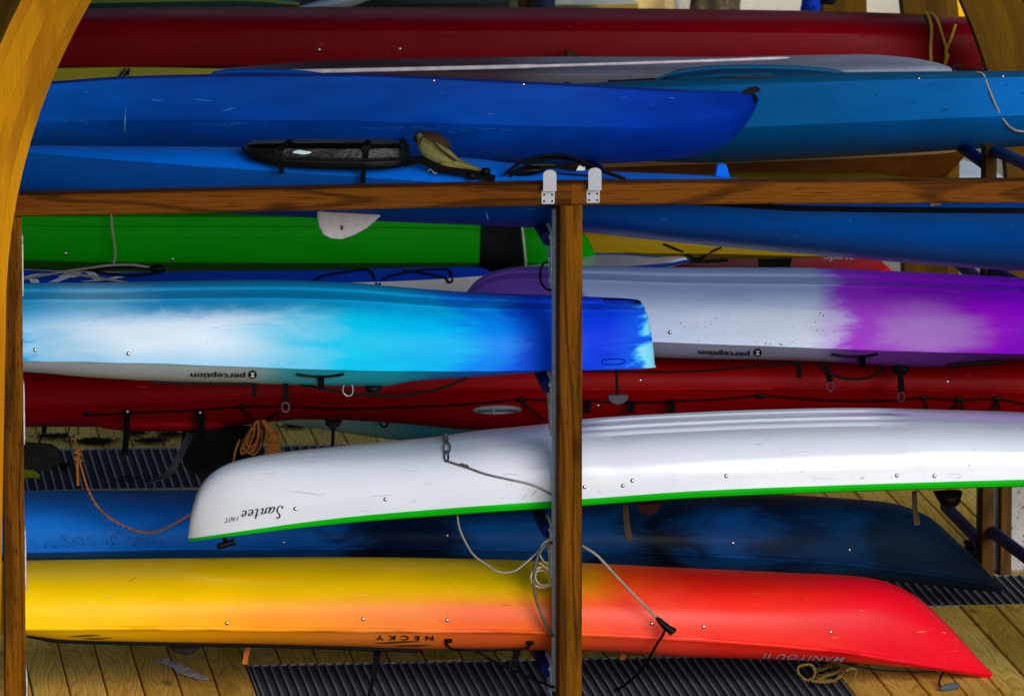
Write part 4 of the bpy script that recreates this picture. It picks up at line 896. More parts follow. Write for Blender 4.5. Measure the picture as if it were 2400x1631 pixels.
v, f = tube([hit(necky, 1045, 1505, .006)[0], hit(necky, 1060, 1516, .008)[0], P(1080, 1522, .2), P(1150, 1523, .2), P(1225, 1520, .2), hit(necky, 1240, 1510, .008)[0]], .005, 8); mesh_obj('carry_handle', v, f, M['cordblack'], necky.root, smooth=60)
v, f = ribbon([P(1212, 1520, .22), P(1208, 1540, .22), P(1200, 1562, .22)], (.03, .022), .006); mesh_obj('buckle_strap', v, f, M['webbing'], necky.root, smooth=None)
v, f = tube([P(1203 + 10*math.cos(q), 1560 + 14*math.sin(q), .22) for q in np.linspace(0, 2*math.pi, 10)], .0035, 6, 3); mesh_obj('buckle_ring', v, f, M['black'], necky.root, smooth=60)
v, f = tube([P(1110, 1520, .3), P(1150, 1545, .28), P(1200, 1568, .22), P(1260, 1595, .15), P(1298, 1610, .1)], .005, 8); mesh_obj('leash_cord', v, f, M['cordblack'], necky.root, smooth=60)
v, f = ribbon([P(583, 1511, .4), P(578, 1530, .4), P(573, 1556, .38)], .02, .003); mesh_obj('orange_tag', v, f, simple('faded_orange_tag', 'a85a2c', .8), necky.root, smooth=None)
v, f = ribbon([P(1462, 1532, .5), P(1458, 1545, .5)], .02, .003); mesh_obj('orange_tag', v, f, bpy.data.materials['faded_orange_tag'], necky.root, smooth=None)
on(necky, [(1975, 1552), (2010, 1556)], .003, M['cordblack'], 'bungee')
v, f = tube([P(1975, 1553, .4), P(2040, 1567, .38), P(2110, 1573, .38), P(2195, 1573, .42)], .003, 8); mesh_obj('bungee', v, f, M['cordblack'], necky.root, smooth=60)
v, f = tube([P(2212, 1573, .48), P(2204, 1588, .40), P(2201, 1601, .33), P(2206, 1608, .30)], .0045, 8); mesh_obj('toggle_cord', v, f, M['cordblack'], necky.root, smooth=60)
q0 = G(2203, 1613, .014); q1 = G(2247, 1606, .014)
v, f = tube([q0 + (q1 - q0) * t for t in (0, .08, .3, .5, .7, .92, 1)], [.004, .011, .015, .016, .014, .010, .004], 12, 3); mesh_obj('toggle', v, f, simple('slate_toggle', '4a5462', .5), necky.root, smooth=60)
# royal blue kayak toggle, cockpit rims, scratches
v, f = slab([(1738, 217), (1757, 206), (1776, 203), (1782, 209), (1780, 214), (1760, 220), (1745, 221)], 2.0, .035); mesh_obj('toggle', v, f, M['black'], royal.root, smooth=40)
v, f = tube([P(1765, 221, 2.0), P(1771, 230, 2.0), P(1772, 242, 2.0)], .006, 8); mesh_obj('toggle_cord', v, f, M['cordblack'], royal.root)
def coaming(b, pts, Y, r, m, name='cockpit_rim'):
    near = [P(x, y, Y) for x, y in pts]
    v, f = tube(near, [r * .5] + [r] * 6 + [r * .5], 8, 5); mesh_obj(name, v, f, m, b.root, smooth=60)
    low = [(pts[-1][0] - 8, pts[-1][1] + 10), (pts[0][0] + 8, pts[0][1] + 10)]
    v, f = pillow([(x, y + 3) for x, y in pts] + low, Y + .12, .22, 4); mesh_obj('cockpit_lip', v, f, b.hull.data.materials[0], b.root)
coaming(royal, [(480, 182), (510, 172), (560, 168), (640, 168), (720, 172), (785, 183)], 1.9, .010, royal.deck.data.materials[0])
coaming(teal, [(1535, 188), (1580, 172), (1660, 161), (1760, 158), (1880, 161), (1950, 168), (1995, 180)], 3.15, .011, teal.hull.data.materials[0])
V, Fs = strokes([[(0, .5), (.2, .7), (.35, .3), (.5, .65), (.65, .35), (.8, .6), (1, .45)]], (.3, .5)); drape(teal, V, Fs, 1705, 179, 1812, 187, M['brownink'], 'lettering', False)
scr = simple('pale_scratch', '58a0c8', .6)
for b, pts, wd in ((royal, [(294, 255), (293, 280), (292, 310)], .006), (topblue, [(1138, 492), (1141, 505), (1144, 516)], .006)):
    v, f = tube([hit(b, x, y, .0005)[0] for x, y in pts], [.001, wd * .5, .001], 6, 4); mesh_obj('scratch', v, f, scr, b.root)
on(teal, [(2288, 172), (2305, 178), (2318, 210), (2335, 250), (2358, 288), (2380, 304), (2405, 307)], .005, M['grey_cable'], 'bow_line')
v, f = tube([P(2242 + 9*math.cos(q), 161 + 10*math.sin(q), 3.2) for q in np.linspace(0, 2*math.pi, 12)], .005, 6, 3); mesh_obj('bow_ring', v, f, M['black'], teal.root, smooth=60)
v, f = tube([P(2250, 168, 3.2), P(2264, 168, 3.2), P(2290, 171, 3.2)], .007, 8); mesh_obj('bow_cord', v, f, M['black'], teal.root)
v, f = pillow([(1316, 202), (1320, 195), (1330, 193), (1340, 200)], 3.2, .03); mesh_obj('deck_fitting', v, f, M['black'], teal.root)
v, f = tube([P(1425, 192, 3.2), P(1480, 190, 3.2), P(1565, 185, 3.2)], .007, 8); mesh_obj('paddle_park', v, f, M['black'], teal.root)
# green kayak: black band and cable; mustard kayak bungees; scarlet kayak strap block
def band(b, xa, xb, m, name, off=.006):
    V = []; Fs = []; ys = np.linspace(520, 638, 14)
    for i, y in enumerate(ys):
        for x in (xa(y), (xa(y)+xb(y))/2, xb(y)): V.append(tuple(hit(b, x, y, off)[0]))
    for i in range(len(ys) - 1):
        for k in range(2): a = i*3+k; Fs.append((a, a+1, a+4, a+3))
    return mesh_obj(name, V, Fs, m, b.root)
band(green, lambda y: 1126 - (y - 540) * .03, lambda y: 1219 + (y - 540) * .1, M['rubber'], 'rubber_band')
band(green, lambda y: 1221 + (y - 540) * .11, lambda y: 1226 + (y - 540) * .11, simple('pale_edge', 'b8bca0', .5), 'band_edge', .007)
on(yel2, [(1555, 572), (1600, 590), (1635, 606), (1660, 592), (1690, 580)], .005, M['cordblack'], 'bungee')
v, f = tube([P(1595, 612, 3.95), P(1660, 612, 3.95), P(1705, 610, 3.95)], .008, 6); mesh_obj('keel_strip', v, f, M['black'], yel2.root)
v, f = slab([(1776, 600), (1856, 600), (1850, 632), (1780, 632)], 4.8, .05); mesh_obj('seat_back', v, f, M['black'], redbox.root)
on(yel3, [(273, 188), (284, 176), (292, 164)], .004, M['cordblack'], 'bungee'); on(yel3, [(284, 188), (296, 174), (303, 164), (300, 178)], .004, M['cordblack'], 'bungee')
on(sup, [(735, 660), (760, 648), (800, 641), (860, 634), (875, 650), (882, 665)], .005, M['cordblack'], 'bungee'); on(sup, [(888, 666), (905, 652), (950, 641), (1000, 634), (1048, 634), (1058, 648), (1060, 660)], .005, M['cordblack'], 'bungee')
on(sup, [(945, 636), (1000, 644), (1040, 652), (1050, 660), (1058, 660)], .005, M['cordblack'], 'bungee')
# sky blue kayak: end grip
v, f = slab([(1675, 416), (1680, 386), (1684, 384), (1697, 384), (1702, 387), (1710, 416)], .5, .05); mesh_obj('end_grip', v, f, topblue.hull.data.materials[0], topblue.root, smooth=40)
v, f = tube([P(2180, 481, .22), P(2196, 479, .22), P(2205, 478, .22)], .006, 8); mesh_obj('deck_fitting', v, f, M['hooksteel'], topblue.root)
sh = simple('shadow_gap_black', '05070c', .8)  # black strip laid along the seam to paint in the shadow gap
v, f = ribbon([hit(topblue, x, topblue.fS(x) - 4, .002)[0] for x in np.linspace(1560, 2500, 24)], .022, .006, 2, side=(0, .2, 1)); mesh_obj('shadow_gap_strip', v, f, sh, topblue.root, smooth=None)

# ------------------------------------------------------------------ gear, ropes and cables
def thing_tube(name, label, cat, pts, r, m, group=None, **kw):
    v, f = tube(pts, r, **kw); o = mesh_obj(name, v, f, m, None, 60); tag(o, label, cat, group); return o
# clear lidded storage box strapped on the sky blue kayak
bx_ = boat('storage_box', 'black strapped box with a glossy smoked lid on the sky blue kayak', None, .26,
    [(572, 354), (580, 344), (600, 338), (660, 335), (800, 333), (900, 333), (935, 338), (950, 350), (962, 378)], [(572, 362), (600, 372), (700, 380), (850, 383), (930, 380), (962, 385)],
    [(572, 366), (585, 380), (620, 392), (700, 402), (850, 406), (920, 402), (950, 394), (962, 390)], [(572, .04), (590, .08), (650, .11), (800, .12), (930, .10), (962, .05)],
    [(-1, 0), (-.97, .18), (-.9, .65), (-.75, .88), (-.5, .98), (0, 1)], [(-1, 0), (-1.03, -.3), (-1.0, -.7), (-.9, -1), (-.5, -1), (0, -1)], None, M['black'], 572, 962, 40, cat='storage box', pn=('lid', 'tray'), seam=M['rubber'], sr=.007)
k = NT('smoked_clear_plastic'); nn = k.noise(k.mapv(k.obj(), (3, 6, 6)), 2.5, 4, .6, 1.2); k.bump(nn, .15, .03); M['smoke'] = k.set(k.mix(k.rng(nn, .58, .7), lin('050606'), lin('141312')), .3, 0, None, .14); bx_.hull.data.materials.append(M['smoke'])
for pts, wd in (([(682, 332), (664, 345), (655, 362), (658, 385), (659, 408)], .022), ([(863, 333), (858, 350), (856, 370), (852, 400), (850, 430)], .022)):
    v, f = ribbon([hit(bx_, x, y, .006)[0] if y < 402 else P(x, y, .14) for x, y in pts], wd, .004); mesh_obj('strap', v, f, M['webbing'], bx_.root, smooth=None)
for x, y in ((652, 358), (858, 348)):
    p = hit(bx_, x, y)[0]; v, f = slab([(x - 12, y - 4), (x + 9, y - 7), (x + 12, y + 3), (x - 9, y + 7)], p[1] - .012, .014); mesh_obj('buckle', v, f, M['rubber'], bx_.root)
V, Fs = leafshape([[(0, .5), (.3, .6), (.6, .45), (1, .5)]], .4); drape(bx_, V, Fs, 686, 352, 730, 364, simple('label_paper', 'b8ccd8', .4), 'paper_label', False, 0, .004)
v, f = slab([(692, 333), (700, 326), (860, 326), (866, 332)], .36, .02); mesh_obj('mesh_flap', v, f, simple('grey_mesh', '2b3034', .8, 0, .4, 200), bx_.root)
v, f = slab([(774, 326), (788, 324), (788, 334), (772, 336)], .33, .02); mesh_obj('buckle', v, f, M['rubber'], bx_.root)
v, f = slab([(934, 328), (944, 321), (960, 342), (958, 362), (950, 350)], .26, .01); mesh_obj('strap', v, f, M['webbing'], bx_.root)
# folded canvas seat
st = empty('folded_seat', P(1060, 410, .3)); tag(st, 'folded olive canvas seat on the sky blue kayak beside the box', 'seat')
canv = simple('olive_canvas', '7d7a48', .85, 0, .25, 60, .3); canvd = simple('brown_canvas', '3c2c20', .85, 0, .3, 60, .3)
v, f = pillow([(968, 325), (975, 312), (1000, 308), (1030, 314), (1050, 330), (1058, 345), (1040, 345), (1010, 335), (985, 345)], .34, .14, 4); mesh_obj('seat_pad', v, f, canvd, st)
v, f = pillow([(976, 318), (984, 312), (1000, 326), (1030, 338), (1055, 352), (1080, 375), (1110, 388), (1135, 400), (1105, 406), (1060, 402), (1020, 388), (995, 372), (980, 350)], .27, .12, 4, .006); mesh_obj('canvas_cover', v, f, canv, st)
v, f = pillow([(1025, 372), (1050, 378), (1090, 392), (1130, 396), (1128, 408), (1060, 408), (1035, 400)], .23, .08, 3, .004); mesh_obj('canvas_flap', v, f, simple('tan_canvas', '8a7a38', .85, 0, .25, 60, .3), st)
v, f = tube([P(983, 340, .20), P(990, 322, .20), P(1010, 330, .20), P(1035, 352, .20), P(1070, 378, .20)], .004, 6); mesh_obj('zip', v, f, canvd, st)
v, f = ribbon([P(945, 384, .20), P(985, 376, .19), P(1030, 395, .18), P(1065, 402, .18), P(1110, 408, .18), P(1160, 420, .17)], .03, .006, side=(0, .3, 1)); mesh_obj('seat_strap', v, f, M['webbing'], st, smooth=None)
for x, y in ((1106, 412), (1138, 402)):
    v, f = pillow([(x - 9, y - 8), (x + 9, y - 8), (x + 10, y + 8), (x - 9, y + 9)], .17, .03); mesh_obj('buckle', v, f, M['black'], st)
thing_tube('steel_hook', 'small dark S shaped hook on the sky blue deck below the folded seat', 'hook', [P(1003, 402, .19), P(1006, 398, .19), P(1012, 399, .19), P(1015, 404, .19), P(1020, 407, .19), P(1025, 404, .19)], .003, M['steel'])
# black cable loops on the sky blue kayak
cl = empty('cable_coil', P(1290, 420, .4)); tag(cl, 'coil of black cable arching over the sky blue kayak near the hooks', 'cable')
for i, pts in enumerate(([(1180, 412), (1215, 385), (1260, 368), (1310, 364), (1350, 372), (1395, 392), (1460, 418)], [(1195, 414), (1230, 390), (1280, 372), (1330, 372), (1372, 386), (1420, 405), (1466, 420)], [(1188, 410), (1240, 396), (1300, 392), (1350, 398), (1375, 388)], [(1150, 418), (1220, 412), (1300, 410), (1400, 416)])):
    v, f = tube([P(x, y, .2 + i * .03) for x, y in pts], .0065, 8); mesh_obj('cable_loop', v, f, M['cordblack'], cl, smooth=60)
v, f = pillow([(1215, 392), (1250, 388), (1275, 392), (1278, 402), (1240, 412), (1205, 410)], .24, .05); mesh_obj('cable_bundle', v, f, M['black'], cl)
v, f = slab([(1350, 400), (1357, 388), (1362, 388), (1366, 392), (1372, 390), (1371, 400)], .24, .006); mesh_obj('tag_plate', v, f, M['whiteink'], cl)
# paddle blade under the beam
v, f = slab([(742, 470), (743, 505), (747, 530), (757, 550), (775, 559), (800, 561), (830, 551), (862, 533), (890, 508), (910, 480), (912, 470)], .33, .022)
pb = empty('paddle', P(800, 480, .33)); tag(pb, 'pale grey paddle blade hanging below the beam in front of the green kayak', 'paddle'); mesh_obj('blade', v, f, simple('grey_paddle_plastic', 'a8a2a6', .55, 0, .12, 30), pb, smooth=40)
v, f = tube([P(830, 480, .33), P(900, 455, .34), P(1100, 440, .36)], .014, 10); mesh_obj('shaft', v, f, M['black'], pb, smooth=60)
V, Fs = disc(14); v = [tuple(P(797 + u * 8, 540 - w_ * 12, .318)) for u, w_ in V]; mesh_obj('printed_mark', v, Fs, M['brownink'], pb, smooth=None)
thing_tube('tether_line', 'thin grey line hanging over the green kayak at left', 'rope', [P(260, 490, 2.85), P(262, 530, 2.85), P(268, 570, 2.85), P(270, 600, 2.85), P(264, 625, 2.85)], .005, M['grey_cable'])
# cable lock lying on the blue board at left
ck = empty('cable_lock', P(260, 640, 2.5)); tag(ck, 'dark cable lock lying looped on the blue board under the green kayak', 'cable lock')
for pts in ([(50, 655), (120, 642), (170, 634), (210, 628), (260, 622), (310, 621), (345, 626), (372, 628)], [(205, 630), (240, 640), (300, 646), (350, 643), (382, 634)], [(220, 633), (270, 627), (330, 628), (370, 630)], [(150, 640), (200, 646), (300, 663)]):
    v, f = tube([P(x, y, 2.4) for x, y in pts], .0055, 8); mesh_obj('cable', v, f, M['grey_cable'] if pts[0][0] in (50, 150) else M['cordblack'], ck, smooth=60)
v, f = pillow([(350, 628), (358, 621), (375, 620), (385, 626), (386, 636), (375, 641), (356, 638)], 2.38, .03); mesh_obj('lock_head', v, f, M['black'], ck)
# orange painter from the red kayak
op = empty('mooring_rope', P(182, 1062, 1.72)); tag(op, 'orange rope knotted under the red kayak, drooping over the navy hull', 'rope')
v, f = tube([P(178, 1022, 1.76), P(176, 1036, 1.74), P(181, 1050, 1.72), P(184, 1070, 1.7), P(192, 1100, 1.7), P(204, 1140, 1.7), P(225, 1182, 1.7), P(255, 1212, 1.7), P(290, 1232, 1.7), P(320, 1244, 1.7), P(350, 1248, 1.7), P(380, 1242, 1.7), P(410, 1226, 1.7), P(450, 1203, 1.7), P(490, 1180, 1.7)], .0048, 8); mesh_obj('line', v, f, M['orange_rope'], op, smooth=60)
v, f = tube([P(184, 1070, 1.7), P(181, 1090, 1.7), P(183, 1138, 1.7)], .0062, 8); mesh_obj('tail', v, f, M['orange_rope'], op, smooth=60)
v, f = tube([P(176 + 8*math.cos(a), 1052 + a * 2.2, 1.70 + .012*math.sin(a)) + np.array([.012, 0, 0]) for a in np.linspace(0, 15, 34)], .0055, 8, 2); mesh_obj('knot', v, f, M['orange_rope'], op, smooth=60)
# yellow rope hank
hk = empty('rope_coil', P(605, 990, 1.7)); tag(hk, 'coiled yellow orange rope hanging in two hanks under the red kayak', 'rope')
for i in range(10):
    c = 578 + rng.normal(0, 3) + i * 1.5; w_ = 10 + rng.random() * 14; y1 = 1045 + rng.random() * 22; Y_ = 1.70 + i * .007
    tilt = rng.normal(0, 5)
    v, f = tube([P(c + 24 + w_ * .2 * math.cos(a) - (1 - math.sin(a)) * .5 * (24 + tilt) + w_ * .8 * math.cos(a) * (1 - math.sin(a)) * .5, (986 + y1) / 2 - (y1 - 986) / 2 * math.sin(a), Y_) for a in np.linspace(0, 2*math.pi, 18)], .0052, 6, 3); mesh_obj('loop', v, f, M['orange_rope'], hk, smooth=60)
for i in range(9):
    x1 = 618 + i * 6; v, f = tube([P(612 + i * .8, 985, 1.70), P(628 + i * 1.2, 1010, 1.69 + .004*i), P(632 + i * 1.8, 1030, 1.69), P(x1, 1072 + rng.random() * 6, 1.70)], .005, 6, 4); mesh_obj('strand', v, f, M['orange_rope'], hk, smooth=60)
v, f = tube([P(640 + 13*math.cos(a), 1016 + a * .75, 1.68 + .022*math.sin(a)) for a in np.linspace(0, 28, 70)], .005, 6, 2); mesh_obj('wrap', v, f, M['orange_rope'], hk, smooth=60)
v, f = tube([P(562, 1030, 1.7), P(552, 1055, 1.7), P(545, 1095, 1.7)], .005, 6); mesh_obj('tail', v, f, M['orange_rope'], hk, smooth=60)
# yellow green cloth on the far grating
v, f = pillow([(40, 1104), (60, 1100), (82, 1104), (94, 1114), (90, 1126), (70, 1130), (45, 1130)], 5.9, .08, 3, .02); o = mesh_obj('rag', v, f, simple('lime_cloth', 'a4a81c', .9, 0, .4, 40, .4), None); tag(o, 'crumpled lime yellow rag on the far grating by the left post', 'rag')
# cable on the white kayak
sc_ = empty('steel_cable', hit(santee, 1045, 1080, .02)[0]); tag(sc_, 'steel cable and shackle draped across the white hull left of the centre post', 'cable')
def on_pts(b, pts, off): return [np.array(hit(b, x, y, off)[0]) for x, y in pts]
v, f = tube(on_pts(santee, [(1045, 1082), (1065, 1088), (1100, 1099), (1140, 1112), (1190, 1122), (1235, 1132), (1265, 1143), (1290, 1157), (1300, 1164)], .006), .0042, 8); mesh_obj('wire', v, f, M['steel'], sc_, smooth=60)
v, f = tube(on_pts(santee, [(1080, 1091), (1098, 1097)], .007), .0075, 8); mesh_obj('ferrule', v, f, M['steel'], sc_, smooth=60)
for c, a, b_ in (((1046, 1030), 4, 13), ((1048, 1052), 8, 13), ((1047, 1072), 5, 12)):
    v, f = tube(on_pts(santee, [(c[0] + a*math.cos(q), c[1] + b_*math.sin(q)) for q in np.linspace(0, 2*math.pi, 14)], .006), .0032, 6, 2); mesh_obj('shackle', v, f, M['steel'], sc_, smooth=60)
# grey lock cable around the centre post
gl = empty('cable_lock', P(1270, 1290, .2)); tag(gl, 'grey cable lock with black T shaped head hanging over the yellow to red kayak', 'cable lock')
v, f = tube([P(1072, 1205, .3), P(1076, 1235, .24), P(1090, 1268, .2), P(1110, 1300, .16), P(1140, 1322, .13), P(1170, 1340, .12), P(1205, 1338, .12), P(1240, 1312, .13), P(1265, 1288, .14), P(1280, 1272, .15), P(1296, 1268, .17)], .0042, 8); mesh_obj('cable', v, f, M['grey_cable'], gl, smooth=60)
v, f = tube([P(1300, 1270, .19), P(1285, 1274, .12), P(1268, 1290, .10), P(1256, 1318, .10), P(1251, 1350, .10), P(1253, 1385, .10), P(1262, 1420, .10), P(1276, 1455, .10), P(1294, 1490, .13)], .0062, 8); mesh_obj('cable', v, f, simple('dark_grey_cable', '5a5650', .45), gl, smooth=60)
v, f = tube([P(1355, 1272, .19), P(1368, 1281, .15), P(1400, 1302, .12), P(1440, 1345, .11), P(1490, 1398, .11), P(1540, 1448, .11)], .0056, 8); mesh_obj('cable', v, f, M['grey_cable'], gl, smooth=60)
v, f = tube([P(1538, 1446, .11), P(1545, 1453, .11), P(1556, 1464, .11), P(1574, 1478, .11), P(1578, 1482, .11)], [.008, .012, .014, .018, .016], 12, 3); mesh_obj('lock_head', v, f, M['black'], gl, smooth=60)
v, f = tube([P(1560, 1472, .11), P(1552, 1490, .12), P(1540, 1508, .14), P(1510, 1560, .25), P(1470, 1600, .35), P(1430, 1620, .4), P(1380, 1624, .4), P(1350, 1622, .4)], .0055, 8); mesh_obj('cable', v, f, M['rubber'], gl, smooth=60)
wl = empty('coiled_cable', P(1275, 1340, .2)); tag(wl, 'beige cable looped in small coils on the left of the centre post', 'cable')
for cx, cy, a, b_, t0 in ((1272, 1352, 28, 24, 0), (1275, 1350, 20, 21, .3), (1270, 1357, 26, 20, .6)):
    v, f = tube([P(cx + a*math.cos(q), cy + b_*math.sin(q), .16 + t0*.03) for q in np.linspace(0, 2*math.pi, 20)], .0032, 6, 3); mesh_obj('coil', v, f, M['white_cable'], wl, smooth=60)
for pts in ([(1298, 1266), (1280, 1268), (1268, 1282), (1266, 1300), (1275, 1315), (1288, 1322)], [(1264, 1318), (1275, 1328), (1290, 1338), (1298, 1344)], [(1270, 1322), (1284, 1334), (1298, 1338)]):
    v, f = tube([P(x, y, .15) for x, y in pts], .0034, 6); mesh_obj('coil', v, f, M['white_cable'], wl, smooth=60)
thing_tube('hose_loop', 'dark cable looped behind the centre post above the purple hull', 'cable', [P(1284 + 18*math.cos(q), 647 + 32*math.sin(q) * (1 + .1*math.sin(q*2)), .5 + .01 * q) for q in np.linspace(0, 12.5, 40)], .005, M['cordblack'], n=2)
# yellow rope heap on the near grating
def scribble(c, rx, ry, n, Z, seed):
    r_ = np.random.default_rng(seed); pts = []
    for i in range(n): x = c[0] + rx * (r_.random() * 2 - 1); y = c[1] + ry * (r_.random() * 2 - 1); pts.append(G(x, y, Z + .03 * r_.random()))
    return pts
yr = empty('rope_heap', G(1930, 1590)); tag(yr, 'small tangle of dirty yellow rope under the kayak\'s red end', 'rope')
v, f = tube(scribble((1938, 1580), 36, 22, 22, .012, 3), .0065, 6); mesh_obj('tangle', v, f, M['yellow_rope'], yr, smooth=60)
v, f = tube([P(x, y, .3) for x, y in ((1895, 1556), (1872, 1562), (1872, 1578), (1888, 1592), (1903, 1590), (1910, 1575), (1905, 1560), (1895, 1556))], .006, 6); mesh_obj('loop', v, f, M['yellow_rope'], yr, smooth=60)
v, f = tube([P(x, y, .3) for x, y in ((1902, 1595), (1930, 1598), (1955, 1594), (1972, 1585), (1985, 1598), (2000, 1588), (2006, 1572), (1996, 1566), (1982, 1572))], .006, 6); mesh_obj('loop', v, f, M['yellow_rope'], yr, smooth=60)
# yellow rope round the canoe
cr = empty('lashing_rope', P(2180, 40, 5.75)); tag(cr, 'yellow rope lashed round the right end of the red canoe', 'rope')
for pts in ([(2168, 36), (2176, 46), (2181, 70), (2179, 110), (2180, 150)], [(2180, 37), (2195, 52), (2208, 90), (2216, 120), (2212, 150)], [(2238, 64), (2226, 92), (2214, 122), (2219, 130), (2212, 152)]):
    v, f = tube(on_pts(canoe, pts, .012), .0075, 8); mesh_obj('strand', v, f, M['lashing'], cr, smooth=60)
# dark rope pile behind the navy kayak's tip
v, f = tube([G(2262 + 26 * rng.random(), 1268 + 45 * rng.random(), .03 + .10 * rng.random()) for _ in range(26)], .009, 6); o = mesh_obj('rope_pile', v, f, simple('dark_rope', '1c1c1a', .8, 0, .5, 150), None, 60); tag(o, 'dark striped rope heap on the deck beside the navy kayak\'s tip', 'rope')
# leaf litter on the far boards
V = []; Fs = []
for cx, cy, sx, sy, n in ((130, 1022, 40, 4, 120), (220, 1034, 55, 5, 260), (318, 1014, 25, 3, 120), (355, 1032, 34, 4, 160), (398, 1018, 28, 4, 120), (690, 998, 30, 4, 100), (150, 1090, 12, 3, 40), (330, 1120, 60, 6, 30)):
    for _ in range(n):
        p = G(cx + rng.normal(0, sx * .5), cy + rng.normal(0, sy * .6), .006 + rng.random() * .012); a = rng.random() * 6.28; L = .012 + rng.random() * .02; b = len(V)
        d = np.array([math.cos(a) * L, math.sin(a) * L, 0]); e = np.array([-math.sin(a) * .006, math.cos(a) * .006, 0]); u = np.array([0, 0, .004 + rng.random() * .012])
        V += [tuple(p - d), tuple(p + e), tuple(p + d + u), tuple(p - e)]; Fs.append((b, b+1, b+2, b+3))
o = mesh_obj('leaf_litter', V, Fs, simple('dark_needles', '14120c', .9, 0, .4, 30), None, None); tag(o, 'dark clumps of leaf litter on the far deck boards', 'leaf litter', kind='stuff')
# bird dropping splash on the near boards is a stain in the wood finish
stn = [G(x, y, .0042) for x, y in ((366, 1545), (392, 1541), (402, 1550), (430, 1556), (455, 1572), (480, 1582), (492, 1592), (470, 1594), (440, 1585), (415, 1576), (404, 1562), (385, 1556), (370, 1550))]
k = NT('white_splash'); f_ = k.noise(k.obj(), 38, 5, .7); M['splash'] = k.set(k.mix(k.rng(f_, .42, .55), lin('8f7a45'), lin('c9c4cc')), .8)
V = [tuple(q) for q in stn] + [tuple(np.mean(stn, 0))]; n_ = len(stn)
o = mesh_obj('splash_stain', V, [(i, (i+1) % n_, n_) for i in range(n_)], M['splash'], deck, None)

# ------------------------------------------------------------------ what shows beyond the shelter
k = NT('beige_render'); o_ = k.obj(); c_ = k.mix(k.rng(k.noise(o_, 2, 5, .7), .3, .7), lin('a39a88'), lin('c6bfae')); k.bump(k.noise(o_, 30, 4), .4, .02); M['render'] = k.set(c_, .9)
q = box(XM(1525, 17), XM(2120, 17), 17, 17.3, -.02, 2.6, .02); o = mesh_obj('retaining_wall', q[0], q[1], M['render'], None, None); tag(o, 'pale beige rendered wall far behind the right half of the canoe', 'wall')
q = box(XM(1506, 16.2), XM(1590, 16.2), 16.2, 16.35, -.02, 2.2, .02); o = mesh_obj('notice_panel', q[0], q[1], simple('grey_panel', 'b4b4b8', .6), None, None); tag(o, 'plain pale grey panel standing beyond the canoe, left of the tree trunk', 'panel')
V = []; Fs = []; n_ = 18; c0 = P(1662, 20, 15.5)
for i, z in enumerate(np.linspace(-.05, 4.5, 24)):
    for k_ in range(n_):
        a = 2*math.pi*k_/n_; r = (.17 - .015 * z + .1 * math.exp(-z * 3)) * (1 + .16 * math.sin(3*a + z*2) * math.cos(z*3 + k_) + .08 * rng.normal()); V.append((c0[0] + r*math.cos(a) + .04*math.sin(z), 15.5 + r*math.sin(a), z))
for i in range(23):
    for k_ in range(n_): a = i*n_+k_; b = i*n_+(k_+1) % n_; Fs.append((a, b, b+n_, a+n_))
k = NT('mottled_bark'); M['bark'] = k.set(k.ramp(k.noise(k.mapv(k.obj(), (1, 1, .6)), 9, 5, .7), [(.35, '14110a'), (.5, '3a3218'), (.62, '6a5c3c'), (.7, 'a89c80')]), .9)
o = mesh_obj('tree_trunk', V, Fs, M['bark'], None, 60); tag(o, 'dark mottled tree trunk blurred beyond the red canoe', 'tree trunk')
boat('dinghy', 'upturned cream dinghy blurred beyond the middle of the canoe', None, 14.0, [(1290, 0), (1320, -12), (1400, -20), (1470, -12), (1480, 0)], [(1285, 14), (1480, 10)], [(1285, 30), (1480, 26)], [(1285, .1), (1380, .5), (1480, .3)], FULL, RAIL,
     flatp('cream_hull', 'cfcab4', rough=.4), flatp('ochre_rim', '8a7430'), 1285, 1480, 20, cat='dinghy', pn=('hull', 'rim'))
bm = bmesh.new(); bmesh.ops.create_icosphere(bm, subdivisions=3, radius=1)
for q in bm.verts: q.co *= 1 + .14 * math.sin(q.co.x * 5 + 1) * math.cos(q.co.z * 4) + .05 * rng.normal()
c0 = P(1490, 20, 15.0); V = [(c0[0] + q.co.x * .3, 15.0 + q.co.y * .35, max(q.co.z, -.1) * 1.75 + .1) for q in bm.verts]; Fs = [tuple(q.index for q in f.verts) for f in bm.faces]; bm.free()
o = mesh_obj('boulder', V, Fs, simple('sandy_stone', 'c0a468', .9, 0, .35, 8, .4), None, 60); tag(o, 'pale sandy boulder blurred beyond the canoe, left of the grey panel', 'boulder')
q = box(XM(1214, 12.5), XM(1244, 12.5), 12.4, 12.52, -.02, 2.6, .006); o = mesh_obj('timber_post', q[0], q[1], M['oldpost'], None, None); tag(o, 'brown timber post beyond the middle of the red canoe', 'post')
v, f = pillow([(1250, -30), (1296, -30), (1300, 10), (1297, 40), (1270, 48), (1250, 38)], 12.2, .3); o = mesh_obj('duffel_bag', v, f, simple('navy_bag', '1a2434', .7), None); tag(o, 'dark navy bag hanging by the far timber post', 'bag')
jk = empty('hanging_jacket', P(1905, 30, 9.4)); tag(jk, 'bright blue and black clothing hung beside the yellow brown arch leg', 'jacket')
v, f = pillow([(1875, -40), (1915, -40), (1922, 5), (1918, 34), (1895, 36), (1876, 30), (1880, 0)], 9.3, .15, 3, .01); mesh_obj('body', v, f, simple('bright_blue_cloth', '1440c8', .7, 0, .5, 12), jk)
v, f = pillow([(1905, -40), (1960, -40), (1958, 6), (1940, 12), (1920, 4)], 9.35, .12, 3); mesh_obj('sleeve', v, f, simple('black_cloth', '101522', .8), jk)
